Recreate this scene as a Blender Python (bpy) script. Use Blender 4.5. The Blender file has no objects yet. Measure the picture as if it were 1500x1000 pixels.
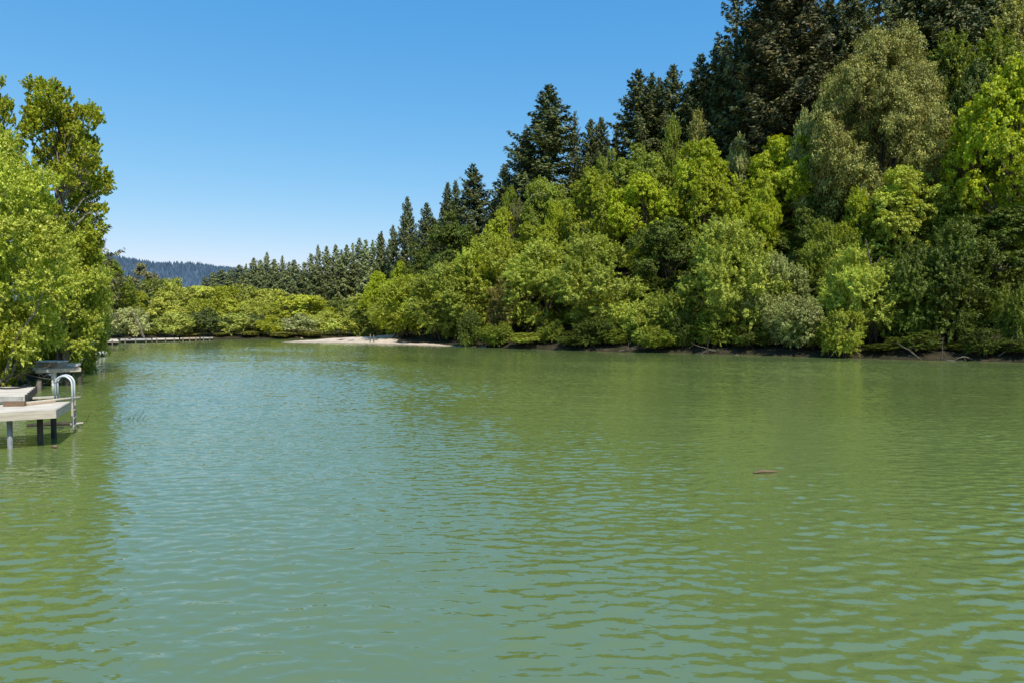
import bpy, math, random
import numpy as np
from mathutils import Vector, Matrix

scene = bpy.context.scene
COL = scene.collection
R2D = math.radians
F = 1000.0            # focal length in photo pixels (1500 wide)
CAM_Z = 3.9
PITCH = math.atan(34 / 1000.0)

# ------------------------------------------------------------------ camera
cam_data = bpy.data.cameras.new("camera")
cam_data.sensor_width = 36.0
cam_data.lens = 24.0
cam_data.clip_start = 0.1
cam_data.clip_end = 6000
cam = bpy.data.objects.new("camera", cam_data)
COL.objects.link(cam)
cam.location = (0, 0, CAM_Z)
cam.rotation_euler = (math.pi / 2 - PITCH, 0, 0)
scene.camera = cam


def at(px, py, Y):
    """point seen at photo pixel px,py at depth Y"""
    x = (px - 750) / F
    u = (500 - py) / F
    dy = math.cos(PITCH) + u * math.sin(PITCH)
    dz = -math.sin(PITCH) + u * math.cos(PITCH)
    k = Y / dy
    return Vector((x * k, Y, CAM_Z + dz * k))


# ------------------------------------------------------------------ terrain
RIGHT_BANK = [(75, -60), (62, 10), (52, 40), (45, 60), (40.9, 62.9), (35.8, 65), (30.8, 68.4), (25.3, 72.2),
              (19.1, 76.5), (11.9, 79.6), (4.2, 84.8), (-4.6, 92.9), (-9, 95.5), (-20.5, 105),
              (-30, 109.5), (-37.5, 111.5), (-36, 114), (-26, 122), (-14, 136), (-4, 165), (4, 230), (10, 420)]
FAR_BANK = [(-20, -60), (-21, 0), (-23.5, 20), (-27, 36), (-31, 45), (-40, 62), (-52, 85), (-66, 106), (-71, 115),
            (-62, 121), (-50, 125), (-40, 128.5), (-33, 136), (-24, 165), (-18, 230), (-14, 420)]
RIVER = RIGHT_BANK + FAR_BANK[::-1]


def seg_dist(px, py, poly, closed=False):
    d = np.full(px.shape, 1e9)
    n = len(poly)
    for i in range(n if closed else n - 1):
        ax, ay = poly[i]
        bx, by = poly[(i + 1) % n]
        vx, vy = bx - ax, by - ay
        t = np.clip(((px - ax) * vx + (py - ay) * vy) / (vx * vx + vy * vy), 0, 1)
        d = np.minimum(d, np.hypot(px - ax - t * vx, py - ay - t * vy))
    return d


def inside(px, py, poly):
    res = np.zeros(px.shape, bool)
    n = len(poly)
    j = n - 1
    for i in range(n):
        xi, yi = poly[i]
        xj, yj = poly[j]
        c = ((yi > py) != (yj > py)) & (px < (xj - xi) * (py - yi) / ((yj - yi) + 1e-12) + xi)
        res ^= c
        j = i
    return res


def sstep(a, b, x):
    t = np.clip((x - a) / (b - a), 0, 1)
    return t * t * (3 - 2 * t)


def vnoise(x, y, s):
    return (np.sin(x * s * 1.3 + 1.7 * np.sin(y * s * .9 + .5)) * np.cos(y * s * 1.1 + 1.3 * np.sin(x * s * .7 + 2)))


def terrain(x, y):
    x = np.asarray(x, float)
    y = np.asarray(y, float)
    dr = seg_dist(x, y, RIGHT_BANK)
    df = seg_dist(x, y, FAR_BANK)
    ins = inside(x, y, RIVER)
    d = np.minimum(dr, df)
    wig = vnoise(x, y, .5) * .12 + vnoise(x, y, 1.7) * .05
    z_in = -np.minimum(1.6, d * .35) - .02
    # right bank and its wooded hill
    bar = sstep(-1, -7, x) * sstep(140, 128, y)      # the low sand point
    bank = np.minimum(dr * .45, .7 + .06 * dr)
    low = np.minimum(dr * .12, .85) + np.maximum(0, dr - 9) * .05
    hill = .40 * np.maximum(0, dr - 6) * sstep(-32, 26, x + .1 * (y - 100))
    hill = 46 * (1 - np.exp(-hill / 46))
    z_r = bank * (1 - bar) + low * bar + hill + wig * sstep(1, 4, dr)
    # left and far banks
    z_f = np.minimum(df * .35, .5 + .03 * df) + wig * .5
    z_f = z_f + np.clip((df - 45) * .16, 0, 16) * sstep(120, 170, y) * sstep(-.52, -.40, x / np.maximum(y, 1))
    z_out = np.where(dr < df, z_r, z_f)
    return np.where(ins, z_in, z_out)


def tz(x, y):
    return float(terrain(np.array([x]), np.array([y]))[0])


# ------------------------------------------------------------------ helpers
def link(name, me, mat, parent=None):
    o = bpy.data.objects.new(name, me)
    COL.objects.link(o)
    if mat is not None:
        me.materials.append(mat)
    if parent is not None:
        o.parent = parent
    return o


def tag(o, label, cat, group=None, kind=None):
    if label:
        o["label"] = label
    if cat:
        o["category"] = cat
    if group:
        o["group"] = group
    if kind:
        o["kind"] = kind
    return o


def empty(name, loc=(0, 0, 0), rz=0.0):
    o = bpy.data.objects.new(name, None)
    o.empty_display_size = .3
    COL.objects.link(o)
    o.location = loc
    o.rotation_euler = (0, 0, rz)
    return o


def mesh_np(name, V, Fq, smooth=False):
    """V (n,3), Fq (m,k) all faces with k corners"""
    me = bpy.data.meshes.new(name)
    V = np.ascontiguousarray(V, dtype=np.float32)
    Fq = np.ascontiguousarray(Fq, dtype=np.int32)
    m, k = Fq.shape
    me.vertices.add(len(V))
    me.vertices.foreach_set("co", V.ravel())
    me.loops.add(m * k)
    me.loops.foreach_set("vertex_index", Fq.ravel())
    me.polygons.add(m)
    me.polygons.foreach_set("loop_start", np.arange(m, dtype=np.int32) * k)
    me.polygons.foreach_set("use_smooth", np.full(m, smooth))
    me.update(calc_edges=True)
    return me


class MB:
    """collects boxes, tubes and prisms into one mesh"""

    def __init__(self):
        self.v = []
        self.f = []

    def box(self, c, s, rz=0.0, rot=None, bev=0.0):
        hx, hy, hz = s[0] / 2, s[1] / 2, s[2] / 2
        M = rot if rot is not None else Matrix.Rotation(rz, 3, 'Z')
        b = min(bev, hx * .9, hy * .9)
        base = len(self.v)
        if b <= 0:
            ring = [(-hx, -hy), (hx, -hy), (hx, hy), (-hx, hy)]
        else:
            ring = [(-hx + b, -hy), (hx - b, -hy), (hx, -hy + b), (hx, hy - b), (hx - b, hy), (-hx + b, hy), (-hx, hy - b), (-hx, -hy + b)]
        n = len(ring)
        for z in (-hz, hz):
            for (x, y) in ring:
                self.v.append(Vector(c) + M @ Vector((x, y, z)))
        for i in range(n):
            j = (i + 1) % n
            self.f.append((base + i, base + j, base + n + j, base + n + i))
        self.f.append(tuple(base + n - 1 - i for i in range(n)))
        self.f.append(tuple(base + n + i for i in range(n)))
        return self

    def tube(self, pts, radii, n=6):
        pts = [Vector(p) for p in pts]
        base = len(self.v)
        up = Vector((0, 0, 1))
        for i, p in enumerate(pts):
            a = pts[max(0, i - 1)]
            b = pts[min(len(pts) - 1, i + 1)]
            t = (b - a).normalized()
            s = t.cross(up)
            if s.length < .05:
                s = t.cross(Vector((1, 0, 0)))
            s.normalize()
            q = s.cross(t)
            r = radii[i] if hasattr(radii, '__len__') else radii
            for k in range(n):
                w = 2 * math.pi * k / n
                self.v.append(p + (s * math.cos(w) + q * math.sin(w)) * r)
        for i in range(len(pts) - 1):
            for k in range(n):
                k2 = (k + 1) % n
                self.f.append((base + i * n + k, base + i * n + k2, base + (i + 1) * n + k2, base + (i + 1) * n + k))
        self.f.append(tuple(base + n - 1 - k for k in range(n)))
        e = base + (len(pts) - 1) * n
        self.f.append(tuple(e + k for k in range(n)))
        return self

    def slab(self, poly, z0, z1):
        base = len(self.v)
        n = len(poly)
        for z in (z0, z1):
            for (x, y) in poly:
                self.v.append(Vector((x, y, z)))
        for i in range(n):
            j = (i + 1) % n
            self.f.append((base + i, base + j, base + n + j, base + n + i))
        self.f.append(tuple(base + n - 1 - i for i in range(n)))
        self.f.append(tuple(base + n + i for i in range(n)))
        return self

    def mesh(self, name, smooth=False):
        me = bpy.data.meshes.new(name)
        me.from_pydata([tuple(v) for v in self.v], [], self.f)
        if smooth:
            me.polygons.foreach_set("use_smooth", [True] * len(me.polygons))
        me.update()
        return me

    def build(self, name, mat, parent=None, smooth=False):
        return link(name, self.mesh(name, smooth), mat, parent)


# ------------------------------------------------------------------ materials
def new_mat(name):
    m = bpy.data.materials.new(name)
    m.use_nodes = True
    nt = m.node_tree
    nt.nodes.clear()
    return m, nt


def N(nt, typ, **kw):
    n = nt.nodes.new(typ)
    for k, v in kw.items():
        setattr(n, k, v)
    return n


def ramp(nt, fac, stops):
    r = N(nt, 'ShaderNodeValToRGB')
    els = r.color_ramp.elements
    while len(els) < len(stops):
        els.new(.5)
    for e, (p, c) in zip(els, stops):
        e.position = p
        e.color = (c[0], c[1], c[2], 1)
    nt.links.new(fac, r.inputs[0])
    return r.outputs[0]


LEAF = {}


def leaf_mat(name, c1, c2, c3, trans=.3, rough=.55, clump=.35, vary=.16):
    LEAF[name] = (c1, c2, c3, trans)
    m, nt = new_mat(name)
    L = nt.links.new
    out = N(nt, 'ShaderNodeOutputMaterial')
    geo = N(nt, 'ShaderNodeNewGeometry')
    col = ramp(nt, geo.outputs['Random Per Island'], [(0, c1), (.55, c2), (1, c3)])
    info = N(nt, 'ShaderNodeObjectInfo')
    tc = N(nt, 'ShaderNodeTexCoord')
    noi = N(nt, 'ShaderNodeTexNoise')
    noi.inputs['Scale'].default_value = clump
    noi.inputs['Detail'].default_value = 2
    L(tc.outputs['Object'], noi.inputs['Vector'])
    v1 = N(nt, 'ShaderNodeMapRange')
    v1.inputs['From Min'].default_value = .3
    v1.inputs['From Max'].default_value = .7
    v1.inputs['To Min'].default_value = .78
    v1.inputs['To Max'].default_value = 1.22
    L(noi.outputs['Fac'], v1.inputs['Value'])
    v2 = N(nt, 'ShaderNodeMapRange')
    v2.inputs['To Min'].default_value = 1 - vary
    v2.inputs['To Max'].default_value = 1 + vary
    L(info.outputs['Random'], v2.inputs['Value'])
    mul = N(nt, 'ShaderNodeMath', operation='MULTIPLY')
    L(v1.outputs[0], mul.inputs[0])
    L(v2.outputs[0], mul.inputs[1])
    hs = N(nt, 'ShaderNodeHueSaturation')
    v3 = N(nt, 'ShaderNodeMapRange')
    v3.inputs['To Min'].default_value = .488
    v3.inputs['To Max'].default_value = .512
    L(noi.outputs['Fac'], v3.inputs['Value'])
    L(v3.outputs[0], hs.inputs['Hue'])
    L(mul.outputs[0], hs.inputs['Value'])
    L(col, hs.inputs['Color'])
    p = N(nt, 'ShaderNodeBsdfPrincipled')
    p.inputs['Roughness'].default_value = rough
    p.inputs['Specular IOR Level'].default_value = .35
    L(hs.outputs[0], p.inputs['Base Color'])
    if trans > 0:
        tr = N(nt, 'ShaderNodeBsdfTranslucent')
        g = N(nt, 'ShaderNodeHueSaturation')
        g.inputs['Hue'].default_value = .485
        g.inputs['Saturation'].default_value = 1.1
        g.inputs['Value'].default_value = 1.25
        L(hs.outputs[0], g.inputs['Color'])
        L(g.outputs[0], tr.inputs['Color'])
        mx = N(nt, 'ShaderNodeMixShader')
        mx.inputs[0].default_value = trans
        L(p.outputs[0], mx.inputs[1])
        L(tr.outputs[0], mx.inputs[2])
        L(mx.outputs[0], out.inputs[0])
    else:
        L(p.outputs[0], out.inputs[0])
    return m


def rough_mat(name, c1, c2, scale=3.0, rough=.85, stretch=(1, 1, 1), bump=.3, spec=.3, metal=0.0, detail=5, bdist=.02):
    m, nt = new_mat(name)
    L = nt.links.new
    out = N(nt, 'ShaderNodeOutputMaterial')
    tc = N(nt, 'ShaderNodeTexCoord')
    mp = N(nt, 'ShaderNodeMapping')
    mp.inputs['Scale'].default_value = stretch
    L(tc.outputs['Object'], mp.inputs[0])
    noi = N(nt, 'ShaderNodeTexNoise')
    noi.inputs['Scale'].default_value = scale
    noi.inputs['Detail'].default_value = detail
    noi.inputs['Roughness'].default_value = .65
    L(mp.outputs[0], noi.inputs['Vector'])
    col = ramp(nt, noi.outputs['Fac'], [(.3, c1), (.7, c2)])
    p = N(nt, 'ShaderNodeBsdfPrincipled')
    p.inputs['Roughness'].default_value = rough
    p.inputs['Specular IOR Level'].default_value = spec
    p.inputs['Metallic'].default_value = metal
    L(col, p.inputs['Base Color'])
    if bump:
        b = N(nt, 'ShaderNodeBump')
        b.inputs['Strength'].default_value = bump
        b.inputs['Distance'].default_value = bdist
        L(noi.outputs['Fac'], b.inputs['Height'])
        L(b.outputs[0], p.inputs['Normal'])
    L(p.outputs[0], out.inputs[0])
    return m


MAT = {}
MAT['willow'] = leaf_mat('willow_leaves', (0.212, 0.29, 0.034), (0.406, 0.478, 0.065), (0.705, 0.71, 0.131), .30)
MAT['willow_light'] = leaf_mat('light_willow_leaves', (0.211, 0.278, 0.027), (0.393, 0.456, 0.045), (0.63, 0.622, 0.093), .32)
MAT['willow_grey'] = leaf_mat('grey_willow_leaves', (0.21, 0.267, 0.069), (0.405, 0.453, 0.128), (0.69, 0.666, 0.25), .25)
MAT['maple'] = leaf_mat('bright_maple_leaves', (0.197, 0.282, 0.012), (0.395, 0.476, 0.018), (0.614, 0.618, 0.039), .38)
MAT['lime'] = leaf_mat('lime_leaves', (0.26, 0.331, 0.012), (0.429, 0.513, 0.018), (0.595, 0.628, 0.031), .40)
MAT['yellow'] = leaf_mat('yellow_green_leaves', (0.184, 0.247, 0.014), (0.35, 0.42, 0.023), (0.55, 0.553, 0.042), .34)
MAT['green'] = leaf_mat('mid_green_leaves', (0.115, 0.172, 0.016), (0.231, 0.295, 0.027), (0.392, 0.419, 0.051), .30)
MAT['dark'] = leaf_mat('dark_and_shaded_leaves', (0.052, 0.081, 0.007), (0.107, 0.152, 0.014), (0.205, 0.241, 0.026), .18)  # dark oak foliage; also paints shade into trees standing in gloom
MAT['olive'] = leaf_mat('olive_leaves', (0.168, 0.189, 0.037), (0.337, 0.339, 0.068), (0.612, 0.556, 0.135), .20)
MAT['tan'] = leaf_mat('tan_twigs', (0.134, 0.129, 0.048), (0.223, 0.209, 0.08), (0.301, 0.297, 0.118), .15)
MAT['rust'] = leaf_mat('rusty_leaves', (0.194, 0.163, 0.034), (0.33, 0.269, 0.054), (0.427, 0.384, 0.084), .25)
MAT['cotton'] = leaf_mat('cottonwood_leaves', (0.16, 0.224, 0.014), (0.341, 0.401, 0.026), (0.539, 0.49, 0.053), .38)
MAT['cotton_green'] = leaf_mat('fresh_green_leaves', (0.229, 0.3, 0.028), (0.48, 0.553, 0.053), (0.822, 0.84, 0.216), .38)
MAT['redwood'] = leaf_mat('redwood_needles', (0.041, 0.063, 0.016), (0.092, 0.12, 0.027), (0.211, 0.205, 0.046), .06, clump=.25)
MAT['redwood_brown'] = leaf_mat('brown_tipped_needles', (0.034, 0.048, 0.015), (0.079, 0.086, 0.024), (0.218, 0.175, 0.054), .06, clump=.5)
MAT['fir'] = leaf_mat('fir_needles', (0.054, 0.077, 0.025), (0.12, 0.143, 0.041), (0.217, 0.219, 0.057), .06, clump=.25)
MAT['ridge'] = leaf_mat('far_fir_needles', (0.097, 0.122, 0.046), (0.183, 0.217, 0.075), (0.292, 0.299, 0.093), .04, clump=.2)  # fir needles paler and bluer, distance haze put into the colour
MAT['bark'] = rough_mat('bark', (.05, .038, .026), (.13, .10, .07), 6, .9, (1, 1, .25))
MAT['pale_bark'] = rough_mat('pale_bark', (.14, .12, .09), (.30, .27, .21), 6, .9, (1, 1, .25))
MAT['red_bark'] = rough_mat('redwood_bark', (.035, .02, .013), (.10, .06, .04), 6, .9, (1, 1, .2))
MAT['dead'] = rough_mat('dead_wood', (.07, .06, .045), (.20, .17, .13), 5, .9, (1, 1, .4))
MAT['dark_dead'] = rough_mat('dark_dead_wood', (.03, .026, .02), (.09, .075, .055), 5, .9)
MAT['concrete'] = rough_mat('weathered_deck', (.50, .43, .34), (.70, .62, .51), 1.6, .85, (1, 1, 1), .15)
MAT['fascia'] = rough_mat('weathered_fascia', (.36, .31, .24), (.56, .50, .41), 2.5, .8, (.6, .6, 6), .2)
MAT['grey_board'] = rough_mat('grey_boards', (.30, .28, .25), (.52, .50, .46), 5, .85, (.5, 3, 1))
MAT['brown_board'] = rough_mat('brown_boards', (.34, .25, .17), (.58, .46, .33), 5, .85, (.4, 3, 1))
MAT['timber'] = rough_mat('brown_timber', (.12, .075, .045), (.25, .17, .11), 6, .8, (.3, 3, 3))
MAT['pale_timber'] = rough_mat('pale_timber', (.40, .33, .25), (.62, .55, .45), 6, .8, (.3, 3, 3))
MAT['pile'] = rough_mat('pile_wood', (.04, .035, .028), (.12, .10, .08), 5, .9, (1, 1, .3))
MAT['steel'] = rough_mat('galvanised_steel', (.22, .23, .24), (.36, .37, .38), 9, .45, (1, 1, .5), .05, .5, .3)
MAT['alu'] = rough_mat('white_aluminium', (.62, .64, .66), (.76, .78, .80), 9, .35, (1, 1, 1), .03, .5, .25)
MAT['white'] = rough_mat('white_paint', (.66, .65, .61), (.82, .81, .78), 4, .6, (1, 1, 1), .05)
MAT['black'] = rough_mat('black_rubber', (.02, .02, .02), (.05, .05, .05), 6, .7)
MAT['sand'] = rough_mat('pale_sand', (.42, .34, .25), (.64, .53, .42), .9, .95, (1, 1, 1), .4, .15, bdist=.1)
MAT['hill_far'] = rough_mat('haze_tinted_hillside', (.050, .082, .085), (.080, .118, .118), .02, .95, (1, 1, 1), 0)  # blue haze of distance mixed into the base colour
MAT['hill_trees'] = leaf_mat('haze_tinted_forest', (0.044, 0.085, 0.14), (0.067, 0.118, 0.179), (0.095, 0.155, 0.216), 0, .9, .008)  # forest green shifted to blue, distance haze painted in


def hazed_variant(key, k=1.35):  # distant leaf copies, sunlit brightness and blue haze painted into their colours
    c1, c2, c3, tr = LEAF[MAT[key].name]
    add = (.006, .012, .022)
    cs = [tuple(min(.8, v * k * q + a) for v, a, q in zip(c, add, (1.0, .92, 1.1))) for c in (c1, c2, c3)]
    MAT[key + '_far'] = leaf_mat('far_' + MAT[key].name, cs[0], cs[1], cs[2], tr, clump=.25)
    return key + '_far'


def ground_mat():
    m, nt = new_mat('soil_and_litter')
    L = nt.links.new
    out = N(nt, 'ShaderNodeOutputMaterial')
    tc = N(nt, 'ShaderNodeTexCoord')
    n1 = N(nt, 'ShaderNodeTexNoise')
    n1.inputs['Scale'].default_value = .6
    n1.inputs['Detail'].default_value = 8
    n1.inputs['Roughness'].default_value = .7
    L(tc.outputs['Object'], n1.inputs['Vector'])
    c = ramp(nt, n1.outputs['Fac'], [(.25, (.014, .018, .008)), (.45, (.030, .028, .014)), (.6, (.055, .044, .026)), (.78, (.14, .105, .07))])
    p = N(nt, 'ShaderNodeBsdfPrincipled')
    p.inputs['Roughness'].default_value = .95
    p.inputs['Specular IOR Level'].default_value = .15
    L(c, p.inputs['Base Color'])
    b = N(nt, 'ShaderNodeBump')
    b.inputs['Strength'].default_value = .8
    b.inputs['Distance'].default_value = .25
    L(n1.outputs['Fac'], b.inputs['Height'])
    L(b.outputs[0], p.inputs['Normal'])
    L(p.outputs[0], out.inputs[0])
    return m


def water_mat():
    m, nt = new_mat('green_river_water')
    L = nt.links.new
    out = N(nt, 'ShaderNodeOutputMaterial')
    tc = N(nt, 'ShaderNodeTexCoord')

    def layer(scale, rz, sx, sy, detail, dist, off=0.0):
        mp = N(nt, 'ShaderNodeMapping')
        mp.inputs['Rotation'].default_value = (0, 0, R2D(rz))
        mp.inputs['Scale'].default_value = (sx, sy, 1)
        mp.inputs['Location'].default_value = (off, off * .7, 0)
        L(tc.outputs['Object'], mp.inputs[0])
        n = N(nt, 'ShaderNodeTexNoise')
        n.inputs['Scale'].default_value = scale
        n.inputs['Detail'].default_value = detail
        n.inputs['Roughness'].default_value = .5
        n.inputs['Distortion'].default_value = dist
        L(mp.outputs[0], n.inputs['Vector'])
        return n.outputs['Fac']

    a = layer(1.0, -12, 1.5, 4.6, 2.0, .5)
    b = layer(1.0, 11, 2.5, 7.0, 2.0, .3, 13)
    c = layer(1.0, 4, .35, 1.1, 1.0, .4, 31)
    patch = layer(.07, 20, .6, 1.3, 3.0, .6, 57)
    # calmer and rougher patches
    pr = N(nt, 'ShaderNodeMapRange')
    pr.inputs['From Min'].default_value = .35
    pr.inputs['From Max'].default_value = .65
    pr.inputs['To Min'].default_value = .55
    pr.inputs['To Max'].default_value = 1.15
    L(patch, pr.inputs['Value'])

    def mul(x, k):
        q = N(nt, 'ShaderNodeMath', operation='MULTIPLY')
        L(x, q.inputs[0])
        if isinstance(k, float):
            q.inputs[1].default_value = k
        else:
            L(k, q.inputs[1])
        return q.outputs[0]

    def add(x, y):
        q = N(nt, 'ShaderNodeMath', operation='ADD')
        L(x, q.inputs[0])
        L(y, q.inputs[1])
        return q.outputs[0]

    h = add(add(mul(a, WAVE_A), mul(b, WAVE_B)), mul(c, WAVE_C))
    h = mul(h, pr.outputs[0])
    bp = N(nt, 'ShaderNodeBump')
    bp.inputs['Strength'].default_value = 1.0
    bp.inputs['Distance'].default_value = 1.0
    L(h, bp.inputs['Height'])
    # slopes of the small ripples, the same at every distance
    def slope(scale, rz, sx, sy, kx, ky, off):
        mp = N(nt, 'ShaderNodeMapping')
        mp.inputs['Rotation'].default_value = (0, 0, R2D(rz))
        mp.inputs['Scale'].default_value = (sx, sy, 1)
        mp.inputs['Location'].default_value = (off, off, 0)
        L(tc.outputs['Object'], mp.inputs[0])
        n = N(nt, 'ShaderNodeTexNoise')
        n.inputs['Scale'].default_value = scale
        n.inputs['Detail'].default_value = 2
        n.inputs['Distortion'].default_value = .4
        L(mp.outputs[0], n.inputs['Vector'])
        sb = N(nt, 'ShaderNodeVectorMath', operation='SUBTRACT')
        sb.inputs[1].default_value = (.5, .5, .5)
        L(n.outputs['Color'], sb.inputs[0])
        mu = N(nt, 'ShaderNodeVectorMath', operation='MULTIPLY')
        mu.inputs[1].default_value = (kx, ky, 0)
        L(sb.outputs[0], mu.inputs[0])
        sc_ = N(nt, 'ShaderNodeVectorMath', operation='SCALE')
        L(mu.outputs[0], sc_.inputs[0])
        L(pr.outputs[0], sc_.inputs['Scale'])
        return sc_.outputs[0]

    va = N(nt, 'ShaderNodeVectorMath', operation='ADD')
    L(bp.outputs[0], va.inputs[0])
    L(slope(1.0, 6, 4.5, 12.0, SLOPE_X, SLOPE_Y, 3.0), va.inputs[1])
    vn = N(nt, 'ShaderNodeVectorMath', operation='NORMALIZE')
    L(va.outputs[0], vn.inputs[0])
    murk = N(nt, 'ShaderNodeTexNoise')
    murk.inputs['Scale'].default_value = .05
    murk.inputs['Detail'].default_value = 3
    L(tc.outputs['Object'], murk.inputs['Vector'])
    col = ramp(nt, murk.outputs['Fac'], [(.3, WATER_1), (.7, WATER_2)])
    p = N(nt, 'ShaderNodeBsdfPrincipled')
    p.inputs['Roughness'].default_value = .04
    p.inputs['IOR'].default_value = 1.68
    p.inputs['Specular IOR Level'].default_value = .95
    L(col, p.inputs['Base Color'])
    L(vn.outputs[0], p.inputs['Normal'])
    L(p.outputs[0], out.inputs[0])
    return m


SLOPE_X, SLOPE_Y = .26, .36
# shortest and longest wave (m), how many, rms slope, direction, spread in degrees
WAVES = [(.15, .27, 44, .085, 12, 36), (.25, .50, 44, .088, -13, 34), (.7, 1.4, 16, .022, 6, 28), (2.2, 5.0, 8, .008, -4, 20)]
WAVE_A, WAVE_B, WAVE_C = .006, .006, .0
WATER_1 = (.124, .170, .048)
WATER_2 = (.142, .194, .062)
def wet_sand(mat):
    nt = mat.node_tree
    L = nt.links.new
    p = next(n for n in nt.nodes if n.type == 'BSDF_PRINCIPLED')
    col = p.inputs['Base Color'].links[0].from_socket
    geo = N(nt, 'ShaderNodeNewGeometry')
    sp = N(nt, 'ShaderNodeSeparateXYZ')
    L(geo.outputs['Position'], sp.inputs[0])
    mr = N(nt, 'ShaderNodeMapRange')
    mr.inputs['From Min'].default_value = .03
    mr.inputs['From Max'].default_value = .13
    mr.inputs['To Min'].default_value = .55
    mr.inputs['To Max'].default_value = 1.0
    L(sp.outputs[2], mr.inputs['Value'])
    st = N(nt, 'ShaderNodeTexVoronoi')
    st.inputs['Scale'].default_value = 3.5
    L(geo.outputs['Position'], st.inputs['Vector'])
    s2 = N(nt, 'ShaderNodeMapRange')
    s2.inputs['From Max'].default_value = .35
    s2.inputs['To Min'].default_value = .6
    s2.inputs['To Max'].default_value = 1.05
    L(st.outputs['Distance'], s2.inputs['Value'])
    mm = N(nt, 'ShaderNodeMath', operation='MULTIPLY')
    L(mr.outputs[0], mm.inputs[0])
    L(s2.outputs[0], mm.inputs[1])
    hv = N(nt, 'ShaderNodeHueSaturation')
    L(col, hv.inputs['Color'])
    L(mm.outputs[0], hv.inputs['Value'])
    L(hv.outputs[0], p.inputs['Base Color'])


wet_sand(MAT['sand'])
MAT['ground'] = ground_mat()
MAT['water'] = water_mat()

# ------------------------------------------------------------------ light
SUN_EL, SUN_AZ = 54.0, 152.0      # azimuth clockwise from +Y (view direction)
sx = math.sin(R2D(SUN_AZ)) * math.cos(R2D(SUN_EL))
sy = math.cos(R2D(SUN_AZ)) * math.cos(R2D(SUN_EL))
sz = math.sin(R2D(SUN_EL))
sun_d = bpy.data.lights.new("sun", 'SUN')
sun_d.energy = 5.0
sun_d.angle = R2D(.53)
sun_d.color = (1.0, .935, .81)
sun = bpy.data.objects.new("sun", sun_d)
COL.objects.link(sun)
sun.rotation_euler = Vector((sx, sy, sz)).to_track_quat('Z', 'Y').to_euler()
sun.location = (60, -40, 90)

world = bpy.data.worlds.new("World")
scene.world = world
world.use_nodes = True
wt = world.node_tree
wt.nodes.clear()
wo = wt.nodes.new('ShaderNodeOutputWorld')
bg = wt.nodes.new('ShaderNodeBackground')
sky = wt.nodes.new('ShaderNodeTexSky')
sky.sky_type = 'NISHITA'
sky.sun_disc = False
sky.sun_elevation = R2D(SUN_EL)
sky.sun_rotation = R2D(SUN_AZ)
sky.altitude = 0
sky.air_density = 1.0
sky.dust_density = .35
sky.ozone_density = 2.2
bg.inputs['Strength'].default_value = .15
# colour response of the sky: deeper blue overhead, pale at the horizon
sep = wt.nodes.new('ShaderNodeSeparateColor')
com = wt.nodes.new('ShaderNodeCombineColor')
wt.links.new(sky.outputs[0], sep.inputs[0])
for i, (k, p) in enumerate(((.93, 1.36), (.808, .69), (.952, .35))):
    pw = wt.nodes.new('ShaderNodeMath')
    pw.operation = 'POWER'
    pw.inputs[1].default_value = p
    ml = wt.nodes.new('ShaderNodeMath')
    ml.operation = 'MULTIPLY'
    ml.inputs[1].default_value = k * .15 ** p / .15
    wt.links.new(sep.outputs[i], pw.inputs[0])
    wt.links.new(pw.outputs[0], ml.inputs[0])
    wt.links.new(ml.outputs[0], com.inputs[i])
wt.links.new(com.outputs[0], bg.inputs[0])
wt.links.new(bg.outputs[0], wo.inputs[0])

# ------------------------------------------------------------------ setting
xs = np.concatenate([np.arange(-700, -120, 20), np.arange(-120, 140, 1.6), np.arange(140, 701, 20)])
ys = np.concatenate([np.arange(-300, -20, 20), np.arange(-20, 200, 1.6), np.arange(200, 801, 12)])
gx, gy = np.meshgrid(xs, ys)
gz = terrain(gx.ravel(), gy.ravel())
V = np.stack([gx.ravel(), gy.ravel(), gz], 1)
nx, ny = len(xs), len(ys)
ii = (np.arange(ny - 1)[:, None] * nx + np.arange(nx - 1)[None, :]).ravel()
Fq = np.stack([ii, ii + 1, ii + nx + 1, ii + nx], 1)
tag(link('ground', mesh_np('ground', V, Fq, True), MAT['ground']), 'dark brown earth of the wooded river banks', None, None, 'structure')

# the river surface: a real heightfield of small wind waves
wx = np.concatenate([np.arange(-700, -76, 24), np.arange(-76, -22, .2), np.arange(-22, 22, .10), np.arange(22, 62, .2), np.arange(62, 701, 24)])
wy = np.concatenate([np.arange(-300, 3, 12), np.arange(3, 27, .045), np.arange(27, 62, .09), np.arange(62, 132, .2), np.arange(132, 801, 12)])
gx, gy = np.meshgrid(wx, wy)
gx, gy = gx.ravel(), gy.ravel()
wz = np.zeros_like(gx)
wr = np.random.default_rng(77)
fine = (gx > -76) & (gx < 62) & (gy > 3) & (gy < 132)
fx, fy = gx[fine], gy[fine]
hz_ = np.zeros_like(fx)
w1 = [.9 * np.sin(fx * .13 + q) for q in range(6)]
w2 = [.7 * np.sin(fy * .17 + 2 * q) for q in range(5)]
for lo, hi, n, rms, ang, spread in WAVES:
    for k in range(n):
        lam = math.exp(wr.uniform(math.log(lo), math.log(hi)))
        th = math.radians(wr.normal(ang, spread))
        kk = 2 * math.pi / lam
        a = rms * math.sqrt(2.0 / n) / kk
        hz_ += a * np.sin(kk * (math.sin(th) * fx + math.cos(th) * fy) + wr.uniform(0, 6.28)
                          + w1[k % 6] + w2[k % 5])
gust = .80 + .30 * np.sin(fx * .11 + 1.2 * np.sin(fy * .09)) * np.sin(fy * .13 + .8 * np.sin(fx * .07 + 1)) + .14 * np.sin(fx * .31 + fy * .42)
edge = np.minimum(np.minimum(sstep(-76, -70, fx), sstep(62, 56, fx)), np.minimum(sstep(3, 4.5, fy), sstep(132, 126, fy)))
wz[fine] = hz_ * gust * edge
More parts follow.
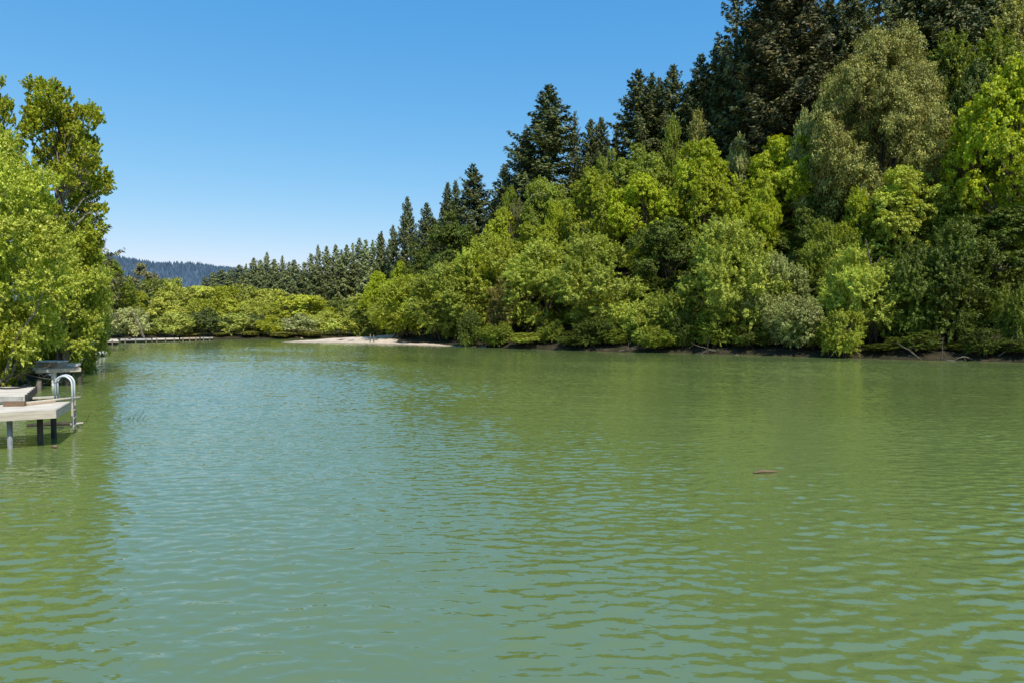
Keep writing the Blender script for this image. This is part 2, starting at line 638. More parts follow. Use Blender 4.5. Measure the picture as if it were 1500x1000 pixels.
nx, ny = len(wx), len(wy)
ii = (np.arange(ny - 1)[:, None] * nx + np.arange(nx - 1)[None, :]).ravel()
tight = fine[ii] & fine[ii + nx + 1]
ok = np.ones(len(ii), bool)
sub = ii[tight]
ok[tight] = inside(gx[sub], gy[sub], RIVER) | (np.minimum(seg_dist(gx[sub], gy[sub], RIGHT_BANK), seg_dist(gx[sub], gy[sub], FAR_BANK)) < 2.0)
ii = ii[ok]
used = np.zeros(len(gx), bool)
for o_ in (0, 1, nx, nx + 1):
    used[ii + o_] = True
idx = np.cumsum(used) - 1
me = mesh_np('water', np.stack([gx, gy, wz], 1)[used], idx[np.stack([ii, ii + 1, ii + nx + 1, ii + nx], 1)], True)
tag(link('water', me, MAT['water']), 'rippled green river water', None, None, 'structure')

# sandbar
xs = np.arange(-40, -3, .5)
ys = np.arange(90, 130, .5)
gx, gy = np.meshgrid(xs, ys)
px_, py_ = gx.ravel(), gy.ravel()
dr = seg_dist(px_, py_, RIGHT_BANK)
ins = inside(px_, py_, RIVER)
sd = np.where(ins, -dr, dr)
lim = np.where(px_ > -18, .2 + 1.5 * sstep(-5.5, -13, px_), 30)
V = np.stack([px_, py_, terrain(px_, py_) + .05 + .03 * vnoise(px_, py_, 1.3) + np.where(sd > lim, -.3 * (sd - lim), 0)], 1)
nx, ny = len(xs), len(ys)
ii = (np.arange(ny - 1)[:, None] * nx + np.arange(nx - 1)[None, :]).ravel()
ok = (sd[ii] > -1.5) & (sd[ii] < lim[ii] + 3)
ii = ii[ok]
tag(link('sandbar', mesh_np('sandbar', V, np.stack([ii, ii + 1, ii + nx + 1, ii + nx], 1), True), MAT['sand']),
    'pale sandbar reaching into the river at the bend', None, None, 'structure')

# distant hills: crest profile (photo x -> photo y) at two depths
rng = np.random.default_rng(5)


def far_hill(name, Y, prof, mat, depth, tree_h, n_trees):
    pxs = np.array([p[0] for p in prof], float)
    pys = np.array([p[1] for p in prof], float)
    u = np.linspace(pxs[0], pxs[-1], 160)
    zc = np.array([at(a, np.interp(a, pxs, pys), Y).z for a in u]) - tree_h * .75
    xc = np.array([at(a, 400, Y).x for a in u])
    rows = 24
    vs = []
    for r in range(rows):
        t = r / (rows - 1)
        yy = Y - depth + depth * 1.5 * t
        k = np.sin(np.clip(t * 1.5, 0, 1) * math.pi / 2) if t <= 1 / 1.5 else 1 - (t - 1 / 1.5) * 1.2
        spur = 1 + .10 * np.sin(xc * .021 + t * 2.5) * np.sin(t * 3.0) * (1 - abs(k))
        vs.append(np.stack([xc, np.full_like(xc, yy), np.maximum(zc * k * spur, 0) - .5], 1))
    V = np.concatenate(vs)
    n = len(u)
    ii = (np.arange(rows - 1)[:, None] * n + np.arange(n - 1)[None, :]).ravel()
    tag(link(name, mesh_np(name, V, np.stack([ii, ii + 1, ii + n + 1, ii + n], 1), True), mat),
        'hazy blue wooded hills beyond the bend', None, None, 'structure')
    # trees of the forest on it: slim tapered spires
    G = V.reshape(rows, n, 3)
    a = rng.random(n_trees) * (rows * .72 - 1)
    b = rng.random(n_trees) * (n - 1.001)
    i0, j0 = a.astype(int), b.astype(int)
    fa, fb = (a - i0)[:, None], (b - j0)[:, None]
    P = (G[i0, j0] * (1 - fa) + G[i0 + 1, j0] * fa) * (1 - fb) + (G[i0, j0 + 1] * (1 - fa) + G[i0 + 1, j0 + 1] * fa) * fb
    hh = tree_h * rng.uniform(.55, 1.25, n_trees)
    rr = hh * rng.uniform(.16, .30, n_trees)
    K = 6
    vv = np.zeros((n_trees, 2 * K + 1, 3))
    ph = rng.random(n_trees) * 6.28
    for k in range(K):
        w = ph + 2 * math.pi * k / K
        j1 = rng.uniform(.7, 1.3, n_trees)
        vv[:, k] = P + np.stack([np.cos(w) * rr * j1, np.sin(w) * rr * j1, hh * rng.uniform(.0, .12, n_trees)], 1)
        j2 = rng.uniform(.45, .85, n_trees)
        vv[:, K + k] = P + np.stack([np.cos(w + .5) * rr * j2, np.sin(w + .5) * rr * j2, hh * rng.uniform(.38, .6, n_trees)], 1)
    vv[:, 2 * K] = P + np.stack([rng.normal(0, .3, n_trees), rng.normal(0, .3, n_trees), hh], 1)
    fs = []
    for k in range(K):
        k2 = (k + 1) % K
        fs += [(k, k2, K + k2), (k, K + k2, K + k), (K + k, K + k2, 2 * K)]
    fs = np.array(fs)
    FF = (np.arange(n_trees)[:, None, None] * (2 * K + 1) + fs[None]).reshape(-1, 3)
    return vv.reshape(-1, 3), FF


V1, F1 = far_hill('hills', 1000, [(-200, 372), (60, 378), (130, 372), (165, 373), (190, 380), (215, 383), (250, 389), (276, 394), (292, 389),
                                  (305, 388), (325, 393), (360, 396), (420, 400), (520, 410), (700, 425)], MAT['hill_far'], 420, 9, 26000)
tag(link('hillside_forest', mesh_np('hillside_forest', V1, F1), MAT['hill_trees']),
    'hazy blue conifer forest covering the distant hills', 'forest', None, 'stuff')


# ------------------------------------------------------------------ foliage builders
def unit(a):
    return a / (np.linalg.norm(a, axis=1, keepdims=True) + 1e-9)


def leaves(C, Nn, A, Ln, W, name, fold=.12):
    Nn = unit(Nn)
    A = unit(A - Nn * np.sum(A * Nn, 1, keepdims=True))
    B = np.cross(Nn, A)
    Ln = Ln[:, None]
    W = W[:, None]
    n = len(C)
    V = np.empty((n, 4, 3))
    V[:, 0] = C - A * Ln * .5
    V[:, 1] = C + B * W * .5 - Nn * W * fold - A * Ln * .05
    V[:, 2] = C + A * Ln * .5 - Nn * Ln * fold * .5
    V[:, 3] = C - B * W * .5 - Nn * W * fold - A * Ln * .05
    return mesh_np(name, V.reshape(-1, 3), np.arange(n * 4).reshape(n, 4))


def rand_dirs(rng, n):
    return unit(rng.normal(size=(n, 3)))


def limb(mb, a, b, r0, r1, rng, n=5, sag=.12, k=4):
    a, b = np.array(a), np.array(b)
    L = np.linalg.norm(b - a)
    pts, rad = [], []
    for i in range(k + 1):
        t = i / k
        p = a + (b - a) * t
        p = p + rng.normal(0, .03 * L, 3) * (0 < i < k)
        p[2] += math.sin(t * math.pi) * L * sag * rng.uniform(.3, 1.2) * (-.3 if t < .4 else .6)
        pts.append(p)
        rad.append(r0 + (r1 - r0) * t)
    mb.tube(pts, rad, n)


def broad_tree(seed, H, D, base, nl, nc, nk, leaf, mat, bark, lobe=.34, asp=1.5, spray=False, shrub=False,
               top=.6, clump=.30, open_=0.0, trunk_r=.022, drop_side=None, skew=(0, 0)):
    """returns (trunk mesh, crown mesh). base = height where the crown starts, D = crown diameter"""
    rng = np.random.default_rng(seed)
    Rr = D / 2
    zc = base + (H - base) * .5
    hz = (H - base) / 2
    # lobes inside the envelope
    L = []
    while len(L) < nl:
        q = rng.normal(size=3)
        q /= np.linalg.norm(q)
        q *= rng.uniform(.35 if len(L) % 4 == 0 else .68, 1.0)
        if not shrub and len(L) % 6 == 0:
            q = np.array([q[0] * .3, q[1] * .3, rng.uniform(.1, .92)])
        zz = q[2]
        w = 1 - .45 * max(0, zz) * (1 - top) - (.25 * max(0, -zz) if not shrub else 0)
        lr = lobe * rng.uniform(.65, 1.25)
        p = np.array([q[0] * Rr * w * (1 - lr * .75), q[1] * Rr * w * (1 - lr * .75), zc + zz * hz * (1 - lr * .7)])
        p[0] += skew[0] * (p[2] - base) / (H - base)
        p[1] += skew[1] * (p[2] - base) / (H - base)
        if drop_side is not None and drop_side(p, Rr, H):
            continue
        L.append((p, lr * Rr))
    C, Nn, A = [], [], []
    axis = np.array([0, 0, zc])
    for p, lr in L:
        out = (p - axis) / np.array([Rr, Rr, hz])
        out = out / (np.linalg.norm(out) + 1e-6)
        m = max(4, int(nc * (lr / (lobe * Rr)) ** 2))
        cd = unit(rng.normal(size=(m, 3)) + out * .7 + np.array([0, 0, .45]))
        cp = p + cd * lr * rng.uniform(.55, 1.08, (m, 1)) * np.array([1.05, 1.05, .85])
        cr = lr * clump * rng.uniform(.6, 1.35, m)
        for i in range(m):
            k = max(3, int(nk * rng.uniform(.7, 1.3)))
            if spray:
                sdir = unit((cd[i] * .8 + out * .3 + np.array([0, 0, .75]) + rng.normal(0, .35, 3))[None])[0]
                t = rng.random((k, 1))
                off = rng.normal(0, .22, (k, 3)) * cr[i]
                pos = cp[i] + sdir * (t - .35) * cr[i] * 3.0 + off * (1.25 - t * .8)
                pos[:, 2] -= (t[:, 0] ** 2) * cr[i] * .7
                C.append(pos)
                A.append(sdir + rng.normal(0, .42, (k, 3)) + np.array([0, 0, -.15]))
                Nn.append(cd[i] * .5 + np.array([0, 0, .55]) + rng.normal(0, .55, (k, 3)))
            else:
                dd = unit(rng.normal(size=(k, 3)) + cd[i] * .5 + np.array([0, 0, .25]))
                pos = cp[i] + dd * cr[i] * rng.uniform(.35, 1.1, (k, 1)) * np.array([1.15, 1.15, .75])
                C.append(pos)
                Nn.append(dd * .35 + cd[i] * .35 + np.array([0, 0, .5]) + rng.normal(0, .45, (k, 3)))
                A.append(rng.normal(size=(k, 3)) + np.array([0, 0, -.4]))
    C, Nn, A = np.concatenate(C), np.concatenate(Nn), np.concatenate(A)
    C[:, 2] = np.maximum(C[:, 2], .12)
    s = leaf * rng.uniform(.6, 1.35, len(C))
    crown = leaves(C, Nn, A, s * asp / math.sqrt(asp), s / math.sqrt(asp), 'crown')
    # trunk and limbs
    mb = MB()
    r0 = trunk_r * H
    if shrub:
        for k in range(6):
            p, lr = L[(k * 5) % len(L)]
            st = np.array([rng.normal(0, D * .05), rng.normal(0, D * .05), -.4])
            limb(mb, st, p, r0 * .6, r0 * .12, rng)
    else:
        tip = np.array([skew[0] * .75, skew[1] * .75, base + (H - base) * .8])
        k = 7
        pts = [np.array([0, 0, -.5])] + [tip * (i / k) + np.array([rng.normal(0, .012 * H), rng.normal(0, .012 * H), 0]) for i in range(1, k + 1)]
        rad = [r0 * 1.25] + [r0 * (1 - .82 * i / k) for i in range(1, k + 1)]
        mb.tube(pts, rad, 7)
        for i, (p, lr) in enumerate(L):
            if i % 2 and i > 14:
                continue
            f = min(.95, max(.18, (p[2] - Rr * .5) / max(tip[2], .1)))
            st = tip * f
            limb(mb, st, p, r0 * (1 - .8 * f) * .5, r0 * .07, rng)
            if lr > 0.25 * Rr:
                limb(mb, (np.array(st) + p) / 2, p + rng.normal(0, lr * .5, 3), r0 * .14, r0 * .04, rng, 4)
    return mb.mesh('trunk', True), crown


def conifer(seed, H, Rr, base, dens=1.0, leaf=.5, gap=.25, droop=.25, point=.75, wid=.5, rag=1.0):
    rng = np.random.default_rng(seed)
    C, Nn, A, S = [], [], [], []
    mb = MB()
    lean = rng.normal(0, .006 * H, 2)
    mb.tube([(0, 0, -1.0), (0, 0, H * .15), (lean[0] * .4, lean[1] * .4, H * .5), (lean[0], lean[1], H * .985)],
            [H * .020, H * .016, H * .010, H * .002], 7)
    z = base
    az = rng.random() * 6.28
    sect = rng.uniform(1 - .35 * rag, 1.12, (9, 24))
    k_ = 0
    while z < H * .992:
        t = (z - base) / (H - base)
        prof = (1 - t) ** point * (1 - .30 * max(0, .15 - t) / .15)
        step = H * .0048 * (.5 + 1.0 * (1 - t)) / dens
        z += step * rng.uniform(.6, 1.4)
        az += 2.39996 + rng.normal(0, .3)
        k_ += 1
        if rng.random() < gap:
            continue
        zi = min(23, int(t * 24))
        ln = Rr * prof * rng.uniform(.72, 1.12) * sect[int((az % 6.2832) / 6.2832 * 8.99), zi]
        ln = max(ln, .05 * Rr)
        d = np.array([math.cos(az), math.sin(az), 0])
        sd = np.array([-d[1], d[0], 0])
        rise = .75 * (t - .30) - droop * (1 - t)
        n = max(8, int((5 + ln * 17) * dens))
        s = rng.uniform(.10, 1.0, n) ** .75
        zz = rise * s * ln + .22 * ln * s ** 3
        p0 = np.array([lean[0] * z / H, lean[1] * z / H, z])
        side = rng.uniform(-1, 1, n)
        wlen = ln * wid * (1.08 - s * .75) + .08
        pos = p0 + d * (s * ln)[:, None] + sd * (side * wlen * .62)[:, None]
        pos[:, 2] += zz - np.abs(side) * wlen * .22 - rng.random(n) * .16 * min(3.0, ln)
        C.append(pos)
        A.append(d * .7 + sd * side[:, None] * .7 + rng.normal(0, .35, (n, 3)) + np.array([0, 0, -.10]))
        Nn.append(np.array([0, 0, .7]) + d * .55 + rng.normal(0, .45, (n, 3)))
        S.append(leaf * rng.uniform(.6, 1.3, n) * (.55 + .45 * min(1, ln / 2.5)))
        if ln > 1.0 and k_ % 3 == 0:
            mb.tube([p0, p0 + d * ln * .5 + np.array([0, 0, rise * .5 * ln]), p0 + d * ln * .9 + np.array([0, 0, rise * .9 * ln + .1 * ln])],
                    [.010 * ln + .01, .007 * ln + .005, .004], 4)
    C, Nn, A, S = np.concatenate(C), np.concatenate(Nn), np.concatenate(A), np.concatenate(S)
    crown = leaves(C, Nn, A, S * 1.5, S * .62, 'crown', .2)
    return mb.mesh('trunk', True), crown


# ------------------------------------------------------------------ tree kinds (nominal sizes in metres)
KINDS = {}


def kind(key, H, D, meshes):
    KINDS[key] = (H, D, meshes)


kind('willow', 9, 9, [broad_tree(q, 9, 9, .1, 50, 34, 42, .145, None, None, .27, 4.0, True, True, top=.75, clump=.28) for q in (11, 12, 13, 14)])
kind('low_willow', 5, 6, [broad_tree(q, 5, 6, .02, 34, 26, 34, .14, None, None, .30, 3.8, True, True, top=.8, clump=.32) for q in (21, 22, 23)])
kind('maple', 12, 10, [broad_tree(q, 12, 10, 1.6, 56, 50, 28, .15, None, None, .25, 1.3, top=.8, clump=.20) for q in (31, 32, 33, 34)])
kind('oak', 12, 10, [broad_tree(q, 12, 10, .6, 52, 46, 28, .15, None, None, .25, 1.5, top=.75, clump=.24) for q in (41, 42, 43)])
kind('slim', 12, 6, [broad_tree(q, 12, 6, .6, 44, 34, 30, .13, None, None, .32, 2.2, True, top=.4, clump=.26) for q in (51, 52, 53)])
kind('big_olive', 16, 17, [broad_tree(61, 16, 17, .6, 110, 60, 44, .135, None, None, .21, 2.4, top=.8, clump=.24)])
kind('bare', 9, 8, [broad_tree(q, 9, 8, 1.2, 34, 20, 20, .13, None, None, .28, 6.0, True, top=.8, clump=.30) for q in (71,)])
kind('redwood', 36, 10, [conifer(q, 36, 8.6, 4, 1.35, .40, .06, .22, .72) for q in (81, 82, 83, 84)])
kind('airy', 40, 12, [conifer(q, 40, 8.6, 3, .95, .42, .2, .20, .62, .42, 1.6) for q in (91, 92)])
kind('fir', 22, 7, [conifer(q, 22, 5.6, 1.5, 1.0, .42, .10, .18, .74) for q in (101, 102, 103)])
kind('far_willow', 9, 9, [broad_tree(q, 9, 9, .05, 52, 24, 16, .24, None, None, .24, 1.8, q % 2 == 0, True, top=.9, clump=.26) for q in (121, 122, 123, 124, 125)])
kind('far_bush', 4.6, 6, [broad_tree(q, 4.6, 6, .0, 40, 18, 14, .21, None, None, .24, 2.6, True, True, top=.8, clump=.36) for q in (131, 132, 133)])
kind('giant', 56, 15, [conifer(q, 56, 12.0, 3, 1.9, .42, .05, .2, .72, .45, 1.2) for q in (141,)])
kind('far_fir', 20, 8, [conifer(q, 20, 5.8, 1.0, .62, .60, .10, .18, .70, .5, 1.2) for q in (111, 112, 113, 114)])

made = {}
rnd = random.Random(3)
ORD = {}
TREE_ROOTS = []


def plant(kd, px, top, w, Y, mat, label, cat='tree', group=None, name=None, bark=None, var=None, rot=None, sink=0.0, dx=0.0):
    """one tree whose top shows at photo pixel (px, top), w pixels wide, standing at depth Y"""
    H0, D0, meshes = KINDS[kd]
    p = at(px, top, Y)
    zb = tz(p.x, Y) - sink
    h = p.z - zb
    dia = w * Y / F
    v = rnd.randrange(len(meshes)) if var is None else var % len(meshes)
    con = kd in ('giant', 'redwood', 'airy', 'fir', 'far_fir')
    root = empty(name or ('conifer' if con else ('willow' if 'willow' in kd else 'tree')), (p.x, Y, zb), rnd.uniform(0, 6.28) if rot is None else rot)
    sxy = dia / D0 * (1.0 if con else 1.06)
    root.scale = (sxy, sxy, max(.15, h / H0))
    tm, cm = meshes[v]
    bk = bark or ('red_bark' if con else 'bark')
    for nm, me, mt in (('trunk', tm, bk), ('crown', cm, mat)):
        key = (me.name, mt)
        if key not in made:
            c = me.copy() if len(me.materials) else me
            if len(c.materials):
                c.materials.clear()
            c.materials.append(MAT[mt])
            made[key] = c
        o = bpy.data.objects.new(nm, made[key])
        COL.objects.link(o)
        o.parent = root
    tag(root, label, cat, group)
    TREE_ROOTS.append(root)
    return root

# ------------------------------------------------------------------ trees of the right bank
# (kind, photo x, photo y of the top, width in photo px, depth, material, label, node name)
RB = [
    # willows along the water
    ('willow', 592, 404, 105, 112, 'willow_light', 'rounded yellow green willow at the downstream end of the row, standing on the sandbar'),
    ('willow', 655, 388, 125, 105, 'willow', 'broad light green willow just right of the one on the sandbar'),
    ('willow', 715, 350, 120, 104, 'willow_light', 'tall light green willow rising behind the rust tinged one on the right bank'),
    ('willow', 742, 398, 62, 96, 'rust', 'narrow rust tinged willow at the water among green ones'),
    ('willow', 800, 356, 135, 96, 'willow', 'large willow right of the rust tinged one, its foot in the water'),
    ('willow', 876, 346, 140, 91, 'willow', 'tall sloping willow left of the dark gap in the bank trees'),
    ('low_willow', 935, 428, 85, 85, 'willow', 'lower willow at the right foot of the tall sloping willow'),
    ('low_willow', 984, 410, 72, 83, 'green', 'small dark green willow in front of the dark gap in the bank trees'),
    ('willow', 1072, 322, 150, 80, 'willow', 'biggest pale green willow on the right bank, below the brightest maple'),
    ('willow', 1138, 372, 95, 77, 'willow_grey', 'grey green willow leaning on the right side of the biggest one'),
    ('low_willow', 1165, 430, 80, 73, 'willow_grey', 'low grey green willow over the bare strip of mud'),
    ('low_willow', 1050, 455, 70, 78, 'green', 'low willow bush at the left foot of the biggest willow'),
    ('willow', 1218, 318, 85, 80, 'green', 'mid green shrub willow left of the dark leaning stem'),
    ('willow', 1262, 356, 115, 72, 'willow', 'bright leafy willow in front of the dark leaning stem'),
    ('low_willow', 1236, 452, 62, 69, 'willow_light', 'small bright yellow green bush close to the water below the leaning stem'),
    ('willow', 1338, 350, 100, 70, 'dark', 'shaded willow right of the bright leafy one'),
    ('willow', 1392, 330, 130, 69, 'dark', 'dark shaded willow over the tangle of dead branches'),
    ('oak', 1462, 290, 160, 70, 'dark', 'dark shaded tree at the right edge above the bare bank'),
    ('low_willow', 1492, 398, 60, 65, 'green', 'small bright sprig of a bush at the right edge over the dark bank'),
    # maples and other broad leaved trees on the slope
    ('maple', 1150, 190, 130, 91, 'maple', 'brightest yellow green maple, with dark limbs showing, under the giant redwoods'),
    ('maple', 1034, 198, 112, 92, 'maple', 'bright maple left of the brightest one'),
    ('maple', 946, 240, 108, 95, 'maple', 'bright broad maple in front of the grey green oaks'),
    ('maple', 1112, 262, 62, 86, 'lime', 'small lime green maple tucked below the two brightest maples'),
    ('maple', 868, 245, 92, 101, 'yellow', 'mustard yellow tree right of the dark round oak'),
    ('maple', 790, 320, 96, 104, 'yellow', 'low yellowish tree just above the large willow'),
    ('maple', 815, 284, 40, 107, 'lime', 'tiny lime green tree between the dark round oak and the mustard tree'),
    ('maple', 738, 304, 70, 113, 'yellow', 'olive yellow tree on the slope left of the low yellowish one'),
    ('maple', 702, 362, 60, 109, 'maple', 'small sunlit maple above the tall light green willow'),
    ('oak', 662, 306, 108, 117, 'dark', 'dark olive oak left of the highest pointed redwood, above the broad willow'),
    ('oak', 618, 352, 70, 124, 'dark', 'dark oak behind the two lime green trees'),
    ('oak', 803, 247, 84, 112, 'green', 'dark round oak beneath the highest pointed redwood'),
    ('slim', 752, 258, 44, 116, 'green', 'narrow green tree at the left foot of the highest pointed redwood'),
    ('bare', 762, 284, 44, 113, 'tan', 'small tan half leafless tree left of the dark round oak'),
    ('oak', 936, 202, 112, 104, 'green', 'grey green oak below the twin redwood spires'),
    ('oak', 888, 214, 62, 108, 'green', 'smaller grey green oak left of the one below the twin spires'),
    ('slim', 1080, 178, 48, 97, 'willow_grey', 'pointed grey green tree standing between the two brightest maples'),
    ('slim', 1178, 150, 56, 89, 'willow_grey', 'narrow grey green tree left of the great olive tree'),
    ('slim', 985, 160, 45, 106, 'green', 'slim green tree against the dark firs right of the grey green oak'),
    ('slim', 1022, 152, 50, 104, 'olive', 'slim dull olive tree above the bright maples'),
    ('big_olive', 1298, 46, 205, 85, 'olive', 'great round olive grey tree dominating the right bank'),
    ('slim', 1395, 34, 110, 93, 'green', 'leafy mid green tree behind the great olive tree on its right'),
    ('slim', 1452, 22, 110, 92, 'green', 'leafy mid green tree above the dark green maple'),
    ('slim', 1490, -40, 110, 98, 'olive', 'grey green tree reaching out of the top right corner'),
    ('maple', 1432, 88, 92, 79, 'dark', 'dark green maple between the great olive tree and the bright right edge maple'),
    ('maple', 1492, 84, 165, 72, 'maple', 'tall bright yellow green maple at the right edge'),
    ('maple', 1322, 244, 140, 78, 'willow_light', 'pale yellow green tree under the great olive tree'),
    ('slim', 1256, 268, 62, 79, 'yellow', 'small yellowish tree left of the pale one under the great olive tree'),
    ('oak', 1405, 255, 110, 76, 'green', 'half shaded tree under the bright right edge maple'),
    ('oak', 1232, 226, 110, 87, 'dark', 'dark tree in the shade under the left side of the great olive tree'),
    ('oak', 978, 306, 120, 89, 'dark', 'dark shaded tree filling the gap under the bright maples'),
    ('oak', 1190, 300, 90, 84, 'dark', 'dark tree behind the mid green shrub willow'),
    ('maple', 554, 397, 62, 126, 'lime', 'flat topped lime green tree at the downstream end of the slope'),
    ('maple', 588, 379, 46, 124, 'lime', 'upper of the two lime green trees at the downstream end'),
    ('oak', 548, 428, 70, 128, 'dark', 'dark bush shaded under the flat topped lime green tree'),
    ('slim', 690, 330, 46, 121, 'green', 'narrow green tree between the dark olive oak and the olive yellow tree'),
    ('oak', 858, 330, 80, 98, 'dark', 'dark low oak below the mustard yellow tree'),
]
for (kd, px, top, w, Y, mat, label) in RB:
    if 'willow' in kd:
        Y -= 1.5 if px > 640 else .5
    nm = {'maple': 'maple', 'oak': 'oak', 'slim': 'tree', 'big_olive': 'tree', 'bare': 'tree'}.get(kd, 'willow')
    cat = 'tree' if nm != 'willow' else 'willow'
    plant(kd, px, top, w, Y, mat, label, cat, 'broad leaved trees on the right bank', nm)

# conifers of the right slope, skyline from the bend to the right edge
RC = [
    ('fir', 559, 338, 36, 150, 'fir', 'small fir at the downstream foot of the conifer slope'),
    ('redwood', 595, 288, 50, 140, 'fir', 'slender blue green fir rising left of the brownish redwood'),
    ('fir', 577, 330, 44, 146, 'fir', 'lower fir at the left shoulder of the slender blue green one'),
    ('redwood', 623, 297, 60, 133, 'redwood', 'blunt brownish redwood right of the slender blue green fir'),
    ('redwood', 654, 267, 44, 141, 'redwood', 'left of the twin dark redwoods beside the broad topped one'),
    ('redwood', 669, 264, 40, 143, 'redwood', 'right of the twin dark redwoods beside the broad topped one'),
    ('redwood', 696, 240, 72, 136, 'redwood', 'broad topped redwood standing apart left of the highest pointed one'),
    ('redwood', 742, 240, 66, 128, 'redwood', 'lowest redwood at the left shoulder of the highest pointed one'),
    ('redwood', 768, 190, 74, 125, 'redwood', 'redwood partly merged into the left side of the highest pointed one'),
    ('redwood', 800, 124, 116, 120, 'redwood', 'highest sharply pointed redwood on the middle of the skyline'),
    ('airy', 841, 162, 42, 133, 'fir', 'thin see through fir right of the highest pointed redwood'),
    ('redwood', 866, 174, 56, 124, 'redwood', 'left of the paired redwoods right of the thin see through fir'),
    ('redwood', 881, 171, 50, 126, 'redwood', 'right of the paired redwoods right of the thin see through fir'),
    ('fir', 902, 180, 30, 132, 'fir', 'little fir tip in the skyline gap before the tall dark group'),
    ('redwood', 934, 103, 80, 116, 'redwood', 'tall dark redwood with a full left flank at the start of the tall group'),
    ('redwood', 953, 107, 54, 119, 'redwood', 'redwood close on the right of the full flanked one'),
    ('redwood', 966, 114, 50, 121, 'fir', 'shorter fir between the full flanked redwood and the sharp spire'),
    ('redwood', 989, 94, 68, 115, 'redwood', 'sharp dark spire in the middle of the tall group'),
    ('redwood', 1030, 78, 76, 112, 'redwood', 'redwood left of the airy giant, taller than the sharp spire'),
    ('redwood', 1012, 118, 50, 113, 'redwood', 'short redwood filling the notch right of the sharp spire'),
    ('redwood', 1051, 63, 62, 110, 'redwood', 'redwood pressed against the left flank of the airy giant'),
    ('airy', 1080, -30, 105, 106, 'fir', 'airy giant conifer with sky showing through its branches, its top out of frame'),
    ('redwood', 1108, 10, 80, 103, 'redwood', 'dark redwood behind the gap between the airy giant and the massive one'),
    ('giant', 1152, -120, 150, 99, 'redwood_brown', 'massive brown tipped redwood running out of the top of the picture'),
    ('redwood', 1188, -30, 60, 108, 'redwood_brown', 'narrow brown tipped redwood on the right side of the massive one'),
    ('redwood', 1238, -25, 84, 104, 'redwood', 'dark conifer right of the sliver of sky beside the massive redwood'),
    ('airy', 1290, -60, 90, 106, 'fir', 'open conifer with blue sky specks above the great olive tree'),
    ('redwood', 1342, -70, 90, 108, 'redwood', 'dark conifer above the right side of the great olive tree'),
    ('redwood', 1398, -90, 100, 104, 'redwood', 'dark conifer behind the leafy green trees at the top right'),
    ('redwood', 1462, -120, 110, 106, 'redwood', 'last dark conifer before the top right corner'),
]
for (kd, px, top, w, Y, mat, label) in RC:
    if px > 920:
        w *= 1.25
    elif px > 640:
        w *= 1.18
    plant(kd, px, top, w, Y, mat, label, 'conifer', 'conifers on the right hillside', 'redwood' if kd in ('redwood', 'giant') and mat != 'fir' else 'fir')

# dark stand behind, closing the wood between the named trees
for (px, top, w, Y) in [(1100, 40, 100, 116), (1120, -10, 90, 120), (1165, 0, 90, 122), (1200, 60, 90, 112), (1212, -20, 80, 122), (1262, -40, 90, 124), (1315, -50, 100, 126), (1370, -60, 100, 126), (1425, -70, 110, 126), (1480, -60, 110, 122), (1010, 130, 70, 124), (1040, 110, 80, 122), (1065, 60, 80, 120), (1135, 60, 80, 112), (1215, 30, 70, 116), (1265, 20, 80, 118), (1320, 10, 80, 118), (1372, 0, 80, 118), (1430, -20, 90, 118),
                        (1185, 110, 80, 103), (1092, 130, 70, 108), (1060, 150, 60, 108), (910, 215, 60, 118), (850, 235, 60, 122), (725, 290, 60, 126),
                        (635, 320, 60, 135), (1240, 150, 80, 100), (1360, 120, 80, 98), (1440, 150, 80, 95)]:
    plant('redwood', px, top, w, Y, 'redwood', 'dark conifer half hidden in the stand behind the right bank trees', 'conifer', 'half hidden conifers in the dark stand', 'redwood')

# understory along the foot of the right bank
for i, px in enumerate([690, 728, 775, 806, 838, 872, 905, 938, 960, 1005, 1100, 1190, 1225, 1290, 1345, 1400, 1440, 1480]):
    yb = np.interp(px, [655, 800, 900, 1000, 1100, 1200, 1300, 1400, 1500], [95, 85, 79.6, 76.5, 72.2, 68.4, 65, 62.9, 60])
    plant('low_willow', px + (i * 11) % 9 - 4, 505 - 52 + (i * 17) % 37 + (14 if px > 1250 else 0), 36 + (i * 13) % 38, yb + .9 + (i % 4) * .5, ('dark', 'green', 'willow', 'green', 'dark')[i % 5] if px < 1260 else 'dark',  # right end all dark leaves, shade carried by their colour
          'low bush at the waterline under the right bank willows', 'bush', 'low bushes along the right waterline', 'bush')
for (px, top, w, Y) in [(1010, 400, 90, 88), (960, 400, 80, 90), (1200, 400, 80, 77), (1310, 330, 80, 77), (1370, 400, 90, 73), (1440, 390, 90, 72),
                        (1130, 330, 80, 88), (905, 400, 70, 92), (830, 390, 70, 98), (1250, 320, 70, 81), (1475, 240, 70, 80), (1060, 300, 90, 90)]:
    plant('oak', px, top, w, Y, 'dark', 'dark understory shrub in the shade between the right bank trees', 'shrub', 'shaded understory shrubs', 'shrub')

